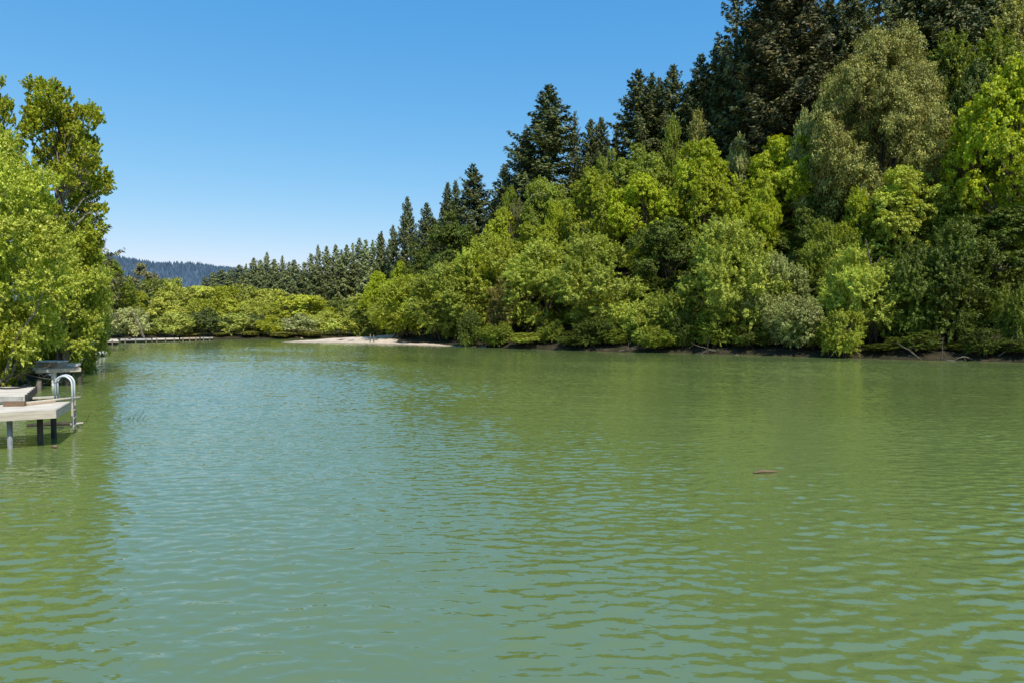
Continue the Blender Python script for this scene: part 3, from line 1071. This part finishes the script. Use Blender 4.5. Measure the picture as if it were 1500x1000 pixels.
# ------------------------------------------------------------------ far ridge of conifers
RIDGE = [(300, 404, 18, 330), (312, 399, 20, 320), (325, 395, 22, 310), (338, 393, 20, 300), (350, 388, 22, 290), (361, 386, 20, 285), (372, 378, 24, 275), (382, 381, 22, 280),
         (391, 369, 22, 268), (402, 380, 24, 262), (413, 375, 24, 258), (423, 384, 22, 255), (431, 381, 24, 250), (445, 384, 24, 248), (456, 372, 22, 245),
         (466, 359, 28, 240), (478, 361, 26, 238), (491, 358, 26, 240), (500, 366, 24, 236), (508, 359, 28, 232), (517, 356, 24, 232), (526, 349, 28, 228), (536, 352, 26, 226),
         (546, 352, 26, 220), (557, 344, 30, 216), (570, 352, 30, 210)]
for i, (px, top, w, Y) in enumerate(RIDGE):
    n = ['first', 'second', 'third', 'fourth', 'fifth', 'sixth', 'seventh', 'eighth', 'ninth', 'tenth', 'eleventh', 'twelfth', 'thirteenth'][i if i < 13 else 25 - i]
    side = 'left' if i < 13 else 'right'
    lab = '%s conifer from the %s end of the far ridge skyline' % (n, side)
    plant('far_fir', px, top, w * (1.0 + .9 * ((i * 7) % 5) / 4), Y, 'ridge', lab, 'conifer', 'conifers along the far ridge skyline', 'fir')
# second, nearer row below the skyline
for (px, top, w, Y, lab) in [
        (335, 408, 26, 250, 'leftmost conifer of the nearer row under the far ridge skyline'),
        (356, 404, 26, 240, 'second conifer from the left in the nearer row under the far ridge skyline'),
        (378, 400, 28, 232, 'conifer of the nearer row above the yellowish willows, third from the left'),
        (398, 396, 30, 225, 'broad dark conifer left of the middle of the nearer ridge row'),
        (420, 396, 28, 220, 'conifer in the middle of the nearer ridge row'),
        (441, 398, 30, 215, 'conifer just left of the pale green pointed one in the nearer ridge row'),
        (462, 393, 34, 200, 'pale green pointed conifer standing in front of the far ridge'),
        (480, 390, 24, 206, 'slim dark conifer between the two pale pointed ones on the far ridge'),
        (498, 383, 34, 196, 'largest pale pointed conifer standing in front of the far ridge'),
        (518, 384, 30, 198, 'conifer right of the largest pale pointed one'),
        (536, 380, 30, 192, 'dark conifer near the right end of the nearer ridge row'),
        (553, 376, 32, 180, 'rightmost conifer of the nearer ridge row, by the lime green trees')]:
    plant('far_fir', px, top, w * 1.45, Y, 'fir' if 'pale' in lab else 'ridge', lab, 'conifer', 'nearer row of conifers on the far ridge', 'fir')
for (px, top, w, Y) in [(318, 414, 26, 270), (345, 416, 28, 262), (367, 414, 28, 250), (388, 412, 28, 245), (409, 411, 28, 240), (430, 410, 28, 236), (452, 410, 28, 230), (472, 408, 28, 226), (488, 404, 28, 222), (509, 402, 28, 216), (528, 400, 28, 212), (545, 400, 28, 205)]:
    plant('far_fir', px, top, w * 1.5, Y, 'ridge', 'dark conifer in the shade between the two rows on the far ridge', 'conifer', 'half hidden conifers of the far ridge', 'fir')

# ------------------------------------------------------------------ far bank willows
FB = [
    # back row
    ('far_willow', 232, 400, 74, 158, 'green', 'high green willow at the left of the far bank, right of the leafless tan tree'),
    ('far_willow', 258, 405, 62, 152, 'willow_light', 'light green willow right of the high one on the far bank'),
    ('far_willow', 290, 412, 66, 156, 'willow_light', 'light green willow at the back of the far bank below the distant hills'),
    ('far_willow', 322, 412, 62, 160, 'lime', 'lime green rounded willow at the back of the far bank'),
    ('far_willow', 356, 415, 66, 164, 'willow_light', 'yellow green willow top below the left part of the far ridge'),
    ('far_willow', 392, 417, 66, 168, 'willow_light', 'grey green willow top at the back of the middle far bank'),
    ('far_willow', 500, 434, 64, 172, 'green', 'green willow in front of the pale conifers on the far ridge'),
    ('far_willow', 530, 430, 62, 162, 'willow_light', 'soft green willow behind the sandbar'),
    # middle row
    ('far_willow', 247, 428, 64, 136, 'willow_light', 'mid height willow behind the leaning pole'),
    ('far_willow', 298, 432, 60, 139, 'yellow', 'orange tinted willow in the left half of the far bank'),
    ('far_willow', 336, 440, 60, 138, 'yellow', 'yellow willow beside the orange tinted one on the far bank'),
    ('far_willow', 372, 435, 64, 140, 'willow_light', 'light willow in the middle of the far bank, right of the yellow one'),
    ('far_willow', 405, 444, 52, 139, 'maple', 'small bright bush like willow in the middle of the far bank'),
    ('far_willow', 438, 426, 94, 143, 'yellow', 'widest yellow topped willow on the far bank'),
    ('far_willow', 470, 444, 44, 145, 'lime', 'bright lime spot of a willow right of the widest yellow one'),
    # front row
    ('far_bush', 160, 450, 60, 119, 'willow_grey', 'grey green willow bush behind the pale far dock'),
    ('far_bush', 196, 450, 54, 121, 'willow_grey', 'grey green willow bush right behind the leaning pole'),
    ('far_bush', 258, 458, 66, 124.5, 'willow', 'soft green willow at the water right of the grassy mound'),
    ('far_bush', 306, 454, 66, 127.5, 'dark', 'dark shaded willow at the water under the orange tinted one'),
    ('far_bush', 345, 458, 56, 128.5, 'willow', 'willow at the water where the far docks end'),
    ('far_bush', 396, 466, 54, 129.5, 'maple', 'low bright green bush at the water in the middle of the far bank'),
    ('far_bush', 372, 460, 46, 130.5, 'dark', 'dark willow by the water left of the low bright bush'),
    ('far_bush', 436, 462, 66, 131.5, 'willow_grey', 'dull grey green willow at the water left of the sandbar tip'),
    ('far_bush', 476, 458, 60, 136, 'willow', 'willow behind the left tip of the sandbar'),
    ('far_bush', 508, 456, 56, 139, 'willow_light', 'light willow behind the middle of the sandbar'),
    ('far_bush', 534, 452, 54, 140, 'green', 'green willow behind the widest part of the sandbar'),
]
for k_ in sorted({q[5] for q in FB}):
    hazed_variant(k_, {'lime': 1.05, 'maple': 1.1, 'yellow': 1.4, 'willow_light': 1.3}.get(k_, 1.3))
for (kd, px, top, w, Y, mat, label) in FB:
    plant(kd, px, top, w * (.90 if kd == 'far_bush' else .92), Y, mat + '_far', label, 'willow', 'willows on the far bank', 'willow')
plant('far_willow', 208, 387, 56, 165, 'tan', 'leafless tan round tree in front of the distant hills', 'tree', None, 'tree')
plant('far_willow', 272, 414, 32, 180, 'tan', 'small leafless tan tree at the foot of the distant hills', 'tree', None, 'tree')
plant('maple', 163, 377, 64, 122, 'green', 'dark green umbrella shaped tree at the left end of the far bank', 'tree', None, 'tree')
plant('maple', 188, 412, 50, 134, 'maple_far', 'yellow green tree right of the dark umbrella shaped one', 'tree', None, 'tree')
plant('oak', 178, 428, 60, 136, 'dark', 'dark shaded tree behind the grey green willow bushes of the far bank', 'tree', None, 'tree')
plant('maple', 140, 395, 50, 118, 'willow_light', 'light green tree at the far left of the bend, behind the near willow', 'tree', None, 'tree')
plant('low_willow', 226, 480, 46, 128.5, 'willow_light', 'low grassy mound with yellow green growth by the leaning pole', 'bush', None, 'bush')
plant('low_willow', 190, 484, 30, 126.5, 'rust', 'low brown brushy mound left of the leaning pole foot', 'bush', None, 'bush')
for (px, top, w, Y) in [(278, 486, 30, 125.6), (325, 487, 28, 126.6), (368, 485, 34, 127.6), (415, 485, 32, 128.6), (452, 483, 34, 131)]:
    plant('low_willow', px, top, w, Y, 'olive', 'dull low brush at the foot of the far bank willows', 'bush', 'low brush on the far bank', 'bush')

# ------------------------------------------------------------------ left bank
def near_kind(key, H, D, m):
    KINDS[key] = (H, D, m)


near_kind('cottonwood', 19, 8, [broad_tree(201, 19, 8, 2, 110, 32, 24, .15, None, None, .20, 1.4, True, top=.75, clump=.24),
                                broad_tree(202, 19, 8, 2, 110, 32, 24, .15, None, None, .20, 1.4, True, top=.75, clump=.24)])
near_kind('near_willow', 12, 10, [broad_tree(211, 12, 10, .2, 110, 44, 28, .12, None, None, .18, 2.0, True, True, top=.8, clump=.28),
                                  broad_tree(212, 12, 10, .2, 100, 40, 28, .12, None, None, .18, 2.0, True, True, top=.6, clump=.28)])
near_kind('near_bush', 4, 6, [broad_tree(221, 4, 6, -.2, 50, 30, 30, .11, None, None, .22, 1.9, True, True, top=.8, clump=.32)])

plant('cottonwood', 84, 64, 136, 46, 'cotton', 'tall cottonwood with orange tinted leaves and the highest top on the left bank', 'tree', None, 'cottonwood', 'pale_bark', 0)
plant('cottonwood', -18, 84, 110, 43, 'cotton', 'second cottonwood cut by the left edge of the picture', 'tree', None, 'cottonwood', 'pale_bark', 1)
plant('redwood', 116, 175, 74, 80, 'redwood_brown', 'dark brownish conifer showing behind the tall cottonwood', 'conifer', None, 'redwood', 'red_bark')
plant('near_willow', -12, 190, 215, 37, 'cotton_green', 'large pale yellow green willow leaning over the docks on the left bank', 'willow', None, 'willow', 'pale_bark', 0)
plant('near_willow', 80, 300, 140, 46, 'cotton_green', 'lower fresh green willow hanging over the water right of the large leaning one', 'willow', None, 'willow', 'pale_bark', 1)
plant('near_bush', 106, 408, 84, 49, 'cotton_green', 'bright overhanging bush whose lowest leaves touch the river', 'bush', None, 'bush', 'pale_bark')
plant('near_bush', -6, 440, 112, 37, 'cotton', 'olive bush over the tangle of roots behind the near dock', 'bush', None, 'bush')
plant('near_bush', 58, 462, 90, 46.5, 'cotton', 'low olive bush behind the brown board dock', 'bush', None, 'bush')
# ------------------------------------------------------------------ near dock
def P2(a, b, t):
    return (a[0] + (b[0] - a[0]) * t, a[1] + (b[1] - a[1]) * t)


def rot_xy(p, o, c, s):
    return (o[0] + p[0] * c - p[1] * s, o[1] + p[0] * s + p[1] * c)


# local frame of the near dock: origin at its river corner, +x to the left along the front edge
corner = at(81, 600.5, 20.5)
back = at(103, 588.5, 22.6)
DZ = 1.15
O = (corner.x, corner.y)
side = Vector((back.x - corner.x, back.y - corner.y))
LEN = side.length
sd = side.normalized()                # along the right hand end
fd = Vector((-sd.y, sd.x))            # along the front edge, to the left
if fd.x > 0:
    fd = -fd
fd = (fd + Vector((0, -.12))).normalized()


def dk(a, b, z=0.0):
    return Vector((O[0] + fd.x * a + sd.x * b, O[1] + fd.y * a + sd.y * b, z))


dock = empty('dock', (O[0], O[1], 0))
tag(dock, 'nearest pale dock standing on wooden piles at the left edge', 'dock', 'docks along the left bank')


def child(mb, name, mat, parent, smooth=False):
    o = mb.build(name, MAT[mat], parent, smooth)
    o.matrix_parent_inverse = Matrix.Translation(parent.location).inverted()
    return o


ang_f = math.atan2(fd.y, fd.x)
ang_s = math.atan2(sd.y, sd.x)
m = MB()
m.slab([tuple(dk(*q)[:2]) for q in ((0.03, .03), (0.03, LEN), (3.1, LEN), (3.1, .03))], DZ - .07, DZ)
deck = child(m, 'deck', 'concrete', dock)
m = MB()
c = dk(1.55, 0, DZ - .125)
m.box(c, (3.1, .05, .25), ang_f)
child(m, 'front_board', 'fascia', dock)
m = MB()
c = dk(0, LEN / 2, DZ - .128)
m.box(c, (LEN + .05, .05, .244), ang_s)
child(m, 'end_board', 'fascia', dock)
m = MB()
m.box(dk(1.6, .55, DZ - .18), (2.9, .12, .2), ang_f)
m.box(dk(1.6, LEN - .5, DZ - .18), (2.9, .12, .2), ang_f)
child(m, 'beam', 'pile', dock)
for (a, b, mt, r, zb_) in ((1.22, .42, 'steel', .075, -1.2), (.62, 1.15, 'pile', .085, -1.3), (.42, LEN - .3, 'pile', .085, -1.3), (2.4, .5, 'steel', .075, -1.2)):
    m = MB()
    q = dk(a, b)
    m.tube([(q.x, q.y, zb_), (q.x, q.y, DZ - .08)], [r, r], 10)
    o = child(m, 'pile', mt, dock, True)
    if mt == 'steel' and a < 2:
        m = MB()
        m.box((q.x + .1, q.y - .12, .62), (.1, .08, .16), .2, bev=.01)
        o2 = m.build('bracket', MAT['white'], o)
        o2.matrix_parent_inverse = Matrix.Translation(dock.location).inverted()

# bathing ladder hooked over the end of the dock
lad = empty('ladder', (back.x, back.y, 0))
tag(lad, 'white metal bathing ladder with tall arched handrails on the near dock end', 'ladder')
lx = Vector((sd.x, sd.y, 0))
ox = -Vector((fd.x, fd.y, 0))
base_in = at(83, 581, 23.2)
base_out = at(107.5, 580, 23.2)
w = (base_out - base_in)
top_z = at(95, 549.5, 23.2).z
for k in range(2):
    off = Vector((sd.x, sd.y, 0)) * (.42 * k - .21)
    pts = []
    r = w.length / 2
    mid = (base_in + base_out) / 2 + off
    dr_ = Vector((w.x, w.y, 0)).normalized()
    pts.append(mid - dr_ * r + Vector((0, 0, DZ - mid.z)))
    for s in range(11):
        a = math.pi - math.pi * s / 10
        pts.append(Vector((mid.x, mid.y, top_z - r)) + dr_ * math.cos(a) * r + Vector((0, 0, math.sin(a) * r)))
    q = mid + dr_ * r
    pts.append(Vector((q.x, q.y, .92)))
    m = MB()
    m.tube(pts, [.032] * len(pts), 10)
    o = child(m, 'handrail', 'alu', lad, True)
q0 = (base_in + base_out) / 2 + dr_ * r
for z in (.25, .52, .79):
    m = MB()
    m.box((q0.x, q0.y, z), (.42, .09, .035), ang_s, bev=.01)
    child(m, 'step', 'pale_timber', lad)
m = MB()
for k in (-1, 1):
    m.box((q0.x + sd.x * .21 * k, q0.y + sd.y * .21 * k, .62), (.075, .06, .90), ang_s)
child(m, 'stringer', 'pale_timber', lad)

# things lying on the near dock
def lying(name, a, b, r, mat, label, cat, n=8):
    m = MB()
    mid = (a + b) / 2
    m.tube([a, b], [r, r], n)
    o = m.build(name, MAT[mat], None, n > 4)
    return tag(o, label, cat)


def on_deck(px, py, z):
    """point at height z seen at pixel px,py"""
    p = at(px, py, 20)
    k = (z - CAM_Z) / (p.z - CAM_Z)
    return Vector((p.x * k, 20 * k, z))


a = on_deck(38, 590, DZ + .05)
b = on_deck(117, 581.5, DZ + .05)
lying('pole', a, b, .045, 'pale_timber', 'long pale pole lying along the near dock and jutting past its end', 'pole')
a = on_deck(-40, 593, DZ + .05)
b = on_deck(6, 588, DZ + .05)
lying('pole', a, b, .04, 'pale_timber', 'short pale pole lying at the very left edge of the near dock', 'pole')
a = on_deck(6, 591, DZ + .08)
b = on_deck(37, 590.5, DZ + .08)
m = MB()
d = b - a
m.box((a + b) / 2, (d.length, .15, .15), math.atan2(d.y, d.x), bev=.015)
tag(m.build('timber_beam', MAT['timber'], None), 'short dark brown beam lying on the near dock', 'beam')
a = on_deck(36, 592, DZ + .035)
b = on_deck(78, 587.2, DZ + .035)
m = MB()
d = b - a
m.box((a + b) / 2, (d.length, .22, .06), math.atan2(d.y, d.x), bev=.01)
tag(m.build('plank', MAT['brown_board'], None), 'brown plank lying under the long pale pole on the near dock', 'plank')
a = on_deck(48, 582.5, DZ + .03)
b = on_deck(88, 580.5, DZ + .03)
m = MB()
d = b - a
m.box((a + b) / 2, (d.length, .3, .05), math.atan2(d.y, d.x), bev=.01)
tag(m.build('plank', MAT['pale_timber'], None), 'pale plank at the back of the near dock by the ladder', 'plank')

# log lying low in the water under the dock
m = MB()
a = on_deck(40, 623, .03)
b = on_deck(121, 619, .05)
m.tube([a, (a + b) / 2 + Vector((0, 0, .02)), b], [.07, .08, .05], 8)
tag(m.build('floating_log', MAT['dark_dead'], None, True), 'dark log floating below the end of the near dock by the ladder foot', 'log')
m = MB()
a = on_deck(103, 621, .08)
b = on_deck(122, 619, .10)
m.tube([a, b], [.05, .035], 7)
tag(m.build('driftwood', MAT['pale_timber'], None, True), 'small pale stick caught at the foot of the ladder', 'driftwood')

# ------------------------------------------------------------------ second dock (grey, black bumpers)
D2 = empty('dock', tuple(on_deck(20, 575, .45)))
tag(D2, 'grey dock with black rubber bumpers along its end, behind the near dock', 'dock', 'docks along the left bank')
z2 = .62
pA, pB, pC, pD = on_deck(34, 581, z2), on_deck(52, 566, z2), on_deck(-60, 566.5, z2), on_deck(-60, 581, z2)
m = MB()
m.slab([(p.x, p.y) for p in (pA, pB, pC, pD)], z2 - .08, z2)
child(m, 'deck', 'concrete', D2)
m = MB()
e = pB - pA
m.box((pA + pB) / 2 + Vector((.03, -.01, -.13)), (e.length, .06, .30), math.atan2(e.y, e.x))
child(m, 'end_board', 'fascia', D2)
f_ = pD - pA
m = MB()
m.box((pA + pD) / 2 + Vector((0, -.03, -.13)), (f_.length, .06, .30), math.atan2(f_.y, f_.x))
child(m, 'front_board', 'grey_board', D2)
for k in range(6):
    q = pA + e * (.08 + k * .165)
    m = MB()
    m.box(q + Vector((.09, -.02, -.10)), (.07, .08, .34), math.atan2(e.y, e.x), bev=.015)
    child(m, 'bumper', 'black', D2)
for t in (.12, .88):
    q = pA + e * t + Vector((-.4, 0, 0))
    m = MB()
    m.tube([(q.x, q.y, -1.2), (q.x, q.y, z2 - .08)], [.09, .09], 8)
    child(m, 'pile', 'pile', D2, True)
q = on_deck(57, 571, 0)
m = MB()
m.tube([(q.x, q.y, -1.0), (q.x, q.y, .5), (q.x + .01, q.y, .56)], [.14, .14, .11], 9)
tag(m.build('post', MAT['dead'], None, True), 'short round post standing in the water beside the grey dock with bumpers', 'post')
# hose along the grey dock
m = MB()
m.tube([on_deck(-20, 567, z2 + .04), on_deck(10, 568.5, z2 + .04), on_deck(28, 567.5, z2 + .04), on_deck(47, 564.5, z2 + .04)], [.04] * 4, 7)
tag(m.build('hose', MAT['black'], None, True), 'dark hose lying along the back of the grey dock', 'hose')

# ------------------------------------------------------------------ third dock (brown) with boxes
z3 = 1.0
D3 = empty('dock', tuple(on_deck(90, 538, z3 - .4)))
tag(D3, 'brown board dock half hidden under the overhanging willow leaves', 'dock', 'docks along the left bank')
qA, qB, qC, qD = on_deck(52, 541, z3), on_deck(119, 538.5, z3), on_deck(112, 533, z3), on_deck(42, 534.5, z3)
m = MB()
m.slab([(p.x, p.y) for p in (qA, qB, qC, qD)], z3 - .07, z3)
child(m, 'deck', 'brown_board', D3)
m = MB()
e = qB - qA
m.box((qA + qB) / 2 + Vector((0, -.03, -.1)), (e.length, .06, .2), math.atan2(e.y, e.x))
child(m, 'front_board', 'pale_timber', D3)
for t, mt in ((.3, 'white'), (.88, 'pile'), (.6, 'pile')):
    q = qA + e * t + Vector((0, .35, 0))
    m = MB()
    m.box((q.x, q.y, (z3 - .08 - .9) / 2), (.22, .22, z3 - .08 + .9), .2, bev=.03)
    child(m, 'pile', mt, D3)
m = MB()
c = on_deck(75, 533.5, z3 + .15)
m.box(c, (1.45, .8, .30), -.1, bev=.04)
o = m.build('storage_box', MAT['brown_board'], None)
tag(o, 'low wooden storage box standing on the brown board dock', 'box')
m = MB()
m.box(Vector((c.x, c.y, z3 + .30 + .035)), (1.58, .9, .065), -.1, bev=.05)
lid = m.build('lid', MAT['white'], o)
m = MB()
c = on_deck(107, 533.5, z3 + .06)
m.box(c, (.7, .45, .12), .2, bev=.03)
tag(m.build('paddle_board', MAT['white'], None), 'small white board lying at the river end of the brown dock', 'board')

# ------------------------------------------------------------------ white handrail and low docks along the far bank
def far_dock(pts, z, mat, label, side_mat='pile', piles=4, group='low docks along the far bank'):
    c = sum((Vector(p) for p in pts), Vector((0, 0, 0))) / len(pts)
    root = empty('dock', (c.x, c.y, 0))
    tag(root, label, 'dock', group)
    m = MB()
    m.slab([(p.x, p.y) for p in pts], z - .10, z)
    child(m, 'deck', mat, root)
    m = MB()
    m.slab([(c.x + (p.x - c.x) * .96, c.y + (p.y - c.y) * .94) for p in pts], z - .32, z - .103)
    child(m, 'float', side_mat, root)
    for k in range(piles):
        a = pts[0] + (pts[1] - pts[0]) * ((k + .5) / piles)
        m = MB()
        m.tube([(a.x, a.y - .12, -.9), (a.x, a.y - .12, z + .12)], [.1, .1], 7)
        child(m, 'pile', 'dead', root, True)
    return root


zf = .42
far_dock([on_deck(120, 501.5, zf), on_deck(174, 500.5, zf), on_deck(172, 497.6, zf), on_deck(135, 497.6, zf)], zf + .12, 'concrete', 'wide pale dock at the left end of the far bank', piles=3)
far_dock([on_deck(176, 498.0, zf), on_deck(222, 497.2, zf), on_deck(221, 495.6, zf), on_deck(177, 496.2, zf)], zf, 'grey_board', 'grey low dock beside the wide pale one, under the leaning pole', piles=3)
far_dock([on_deck(223.5, 497.0, zf), on_deck(262, 496.2, zf), on_deck(262, 494.8, zf), on_deck(223.5, 495.4, zf)], zf, 'concrete', 'pale low dock right of the leaning pole', piles=3)
far_dock([on_deck(264, 496.0, zf), on_deck(292, 495.4, zf), on_deck(292, 494.2, zf), on_deck(264, 494.6, zf)], zf, 'brown_board', 'brown low dock right of the pale one on the far bank', piles=3)
far_dock([on_deck(294, 495.2, zf), on_deck(312, 494.8, zf), on_deck(312, 493.6, zf), on_deck(294, 494.0, zf)], zf, 'grey_board', 'last short dock at the right end of the far dock row', piles=2)
q = on_deck(190, 501, 0)
m = MB()
m.tube([(q.x, q.y, -1), (q.x, q.y, .75), (q.x, q.y, .82)], [.2, .2, .14], 8)
tag(m.build('post', MAT['dark_dead'], None, True), 'stout dark mooring post in front of the low far docks', 'post')
a, b = on_deck(211, 494.5, .6), at(193, 455, 115.6)
m = MB()
m.tube([a + Vector((0, 0, -.9)), a, a + (b - a) * .5 + Vector((.05, 0, -.05)), b], [.17, .16, .14, .10], 8)
tag(m.build('leaning_pole', MAT['dead'], None, True), 'long bare pole leaning to the left over the far docks', 'pole')
m = MB()
a, b = on_deck(150, 498, .7), at(139, 492, 118)
m.tube([a, b], [.16, .10], 7)
tag(m.build('fallen_trunk', MAT['pale_timber'], None, True), 'short fallen trunk slanting down to the wide pale far dock', 'log')

hr = on_deck(147, 514, .55)
D4 = empty('swim_float', (hr.x, hr.y, 0))
tag(D4, 'small white swim float with looped white handrails beyond the overhanging leaves', 'swim float')
m = MB()
m.box((hr.x - 1.3, hr.y, .38), (3.2, 1.5, .16), .05, bev=.1)
child(m, 'deck', 'white', D4)
m = MB()
m.box((hr.x - 1.3, hr.y, .15), (2.9, 1.3, .28), .05, bev=.1)
child(m, 'float', 'dark_dead', D4)
for k in (0, 1):
    m = MB()
    pts = [Vector((hr.x - .55, hr.y - .35 + .7 * k, .47))]
    for s in range(9):
        a = math.pi - math.pi * s / 8
        pts.append(Vector((hr.x - .2 + .35 * math.cos(a), hr.y - .35 + .7 * k, 1.05 + .35 * math.sin(a))))
    pts.append(Vector((hr.x + .15, hr.y - .35 + .7 * k, .1)))
    m.tube(pts, [.05] * len(pts), 8)
    child(m, 'handrail', 'white', D4, True)

# posts on the sandbar
for px, lab, hh in ((541, 'left of the two thin posts standing on the sandbar', 1.25), (546, 'right of the two thin posts standing on the sandbar', 1.1)):
    p = at(px, 501.3, 106.5)
    zb = tz(p.x, 107.2)
    m = MB()
    m.tube([(p.x, 107.2, zb - .4), (p.x + .03, 107.2, zb + hh)], [.10, .085], 7)
    tag(m.build('post', MAT['dead'], None, True), lab, 'post', 'posts on the sandbar')

# ------------------------------------------------------------------ dead wood
def dead_branch(base, direction, L, seed, r, mat, label, cat='dead branch', group=None, n=4, name='dead_branch'):
    rng = np.random.default_rng(seed)
    m = MB()
    d = np.array(direction, float)
    d /= np.linalg.norm(d)
    pts, rad = [np.array(base, float)], [r]
    k = 7
    for i in range(k):
        d = d + rng.normal(0, .16, 3)
        d /= np.linalg.norm(d)
        pts.append(pts[-1] + d * L / k)
        rad.append(r * (1 - .8 * (i + 1) / k))
    m.tube(pts, rad, 6)
    for i in range(n):
        j = rng.integers(2, k)
        dd = d * .6 + rng.normal(0, .6, 3) + np.array([0, 0, .25])
        dd /= np.linalg.norm(dd)
        p = pts[j]
        sub = [p]
        for q in range(4):
            dd = dd + rng.normal(0, .2, 3)
            dd /= np.linalg.norm(dd)
            sub.append(sub[-1] + dd * L * .11)
        m.tube(sub, [rad[j] * .6 * (1 - .2 * q) for q in range(5)], 5)
    return tag(m.build(name, MAT[mat], None, True), label, cat, group)


def bank_pt(px, dist, z=0):
    yb = np.interp(px, [655, 800, 900, 1000, 1100, 1200, 1300, 1400, 1500], [95, 85, 79.6, 76.5, 72.2, 68.4, 65, 62.9, 60])
    p = at(px, 510, yb + dist)
    return Vector((p.x, p.y, tz(p.x, p.y) + z))


for i, (px, dist, drx, L, lab) in enumerate([
        (1048, 1.2, (-1, -.3, .5), 4.0, 'pale dead branch slanting up left above the mud strip'),
        (1075, .8, (1, -.4, .25), 3.6, 'crooked dead branch lying down the bank under the biggest willow'),
        (1022, .9, (.8, -.4, .35), 3.0, 'short dead branch at the water left of the mud strip'),
        (1215, .8, (.5, -.3, .8), 2.8, 'thin dead branch standing up beside the low grey green willow'),
        (1330, 1.5, (1, -.1, -.05), 6.0, 'long straight dead pole lying across the tangle on the dark bank'),
        (1378, .5, (-.25, -.2, 1), 2.2, 'upright grey stub sticking out of the dark bank'),
        (1385, .3, (1, -.2, .1), 3.4, 'grey bent branch lying at the waterline of the dark bank'),
        (1425, 1.0, (-1, -.2, .4), 3.4, 'grey branch leaning left in the tangle on the dark bank'),
        (1350, .8, (-.8, -.2, .6), 3.0, 'thin branch leaning left at the start of the dark bank'),
        (1462, 1.6, (.8, -.2, .5), 3.6, 'dead branch near the right edge of the dark bank'),
        (704, .8, (.6, -.3, .6), 1.6, 'pale dead stem standing where the sand strip ends'),
        (905, .7, (1, -.3, .4), 2.8, 'grey branch at the foot of the tall sloping willow')]):
    b = bank_pt(px, dist - .9, .05)
    b.z = max(b.z, .02)
    dead_branch(b, drx, L, 300 + i, .07, 'dead', lab, 'dead branch', 'dead branches along the right waterline', 5)

# dark leaning stem rising out of the bushes
b = bank_pt(1284, 3.5)
t_ = at(1268, 350, 68.8)
m = MB()
m.tube([b + Vector((0, 0, -.5)), b + (t_ - b) * .35 + Vector((.15, 0, 0)), b + (t_ - b) * .7 + Vector((.12, -.4, 0)), t_], [.17, .14, .10, .05], 7)
m.tube([b + (t_ - b) * .7 + Vector((.12, -.4, 0)), at(1290, 375, 68.6)], [.07, .03], 5)
tag(m.build('bare_stem', MAT['dark_dead'], None, True), 'dark leaning bare stem rising in front of the bright leafy willow', 'stem')

# roots and brush under the left bushes
for i, (px, py, Y, drx, L, lab) in enumerate([
        (5, 566, 37.0, (1, -.4, .12), 3.0, 'thick brown root lying at the left edge behind the grey dock'),
        (22, 560, 37.5, (.8, -.5, .35), 2.2, 'reddish root arching behind the grey dock'),
        (40, 555, 38.5, (.9, -.6, -.05), 2.4, 'thin pale branch dipping to the water behind the grey dock'),
        (62, 548, 40.0, (.9, -.6, -.15), 2.2, 'thin pale branch dipping to the water under the brown dock'),
        (-10, 548, 38.0, (1, -.2, .05), 4.2, 'long brown branch lying under the olive bush')]):
    dead_branch(at(px, py, Y), drx, L, 400 + i, .05, 'dead', lab, 'dead branch', 'dead branches under the left bushes', 6)

# twigs standing out of the river beside the near dock
for i, (px, py, drx, L, lab) in enumerate([
        (200, 617, (.35, 0, 1), .62, 'tallest thin twig of the sunken branch in open water right of the near dock'),
        (194, 617, (.4, 0, .9), .50, 'second tallest twig just left of the tallest one in open water'),
        (186, 617, (.5, .1, .8), .36, 'middle twig of the sunken branch in open water'),
        (174, 617, (-.6, 0, .5), .40, 'twig bending left in the sunken branch in open water'),
        (206, 616, (.9, .1, .4), .34, 'twig bending right at the end of the sunken branch'),
        (160, 618, (1, 0, .12), .95, 'nearly flat twig of the sunken branch skimming the water'),
        (123, 619, (.8, 0, .6), .55, 'small twig standing in the water right of the ladder')]):
    dead_branch(on_deck(px, py, -.05), drx, L, 500 + i, .012, 'dark_dead', lab, 'twig', 'twigs of the sunken branch', 3, 'twig')

# floating log on the right, driftwood left
a, b = on_deck(1104, 692, .02), on_deck(1141, 689.5, .03)
m = MB()
m.tube([a, a + (b - a) * .3 + Vector((0, 0, .03)), a + (b - a) * .7, b], [.02, .04, .03, .01], 8)
m.tube([a + (b - a) * .35, a + (b - a) * .25 + Vector((0, .12, .10))], [.012, .006], 5)
tag(m.build('floating_log', MAT['timber'], None, True), 'small brown log floating alone on the open river at the right', 'log')
a, b = on_deck(76, 655, .01), on_deck(84, 654, .04)
m = MB()
m.tube([a, (a + b) / 2 + Vector((0, 0, .03)), b], [.03, .05, .02], 7)
tag(m.build('driftwood', MAT['timber'], None, True), 'small lump of driftwood floating in front of the near dock', 'driftwood')



# ------------------------------------------------------------------ render settings
scene.view_settings.view_transform = 'Standard'
scene.view_settings.look = 'None'
scene.view_settings.exposure = 0
scene.render.engine = 'CYCLES'
cy = scene.cycles
cy.max_bounces = 6
cy.diffuse_bounces = 3
cy.glossy_bounces = 3
cy.transmission_bounces = 3
cy.transparent_max_bounces = 4
cy.sample_clamp_indirect = 6
cy.use_denoising = True
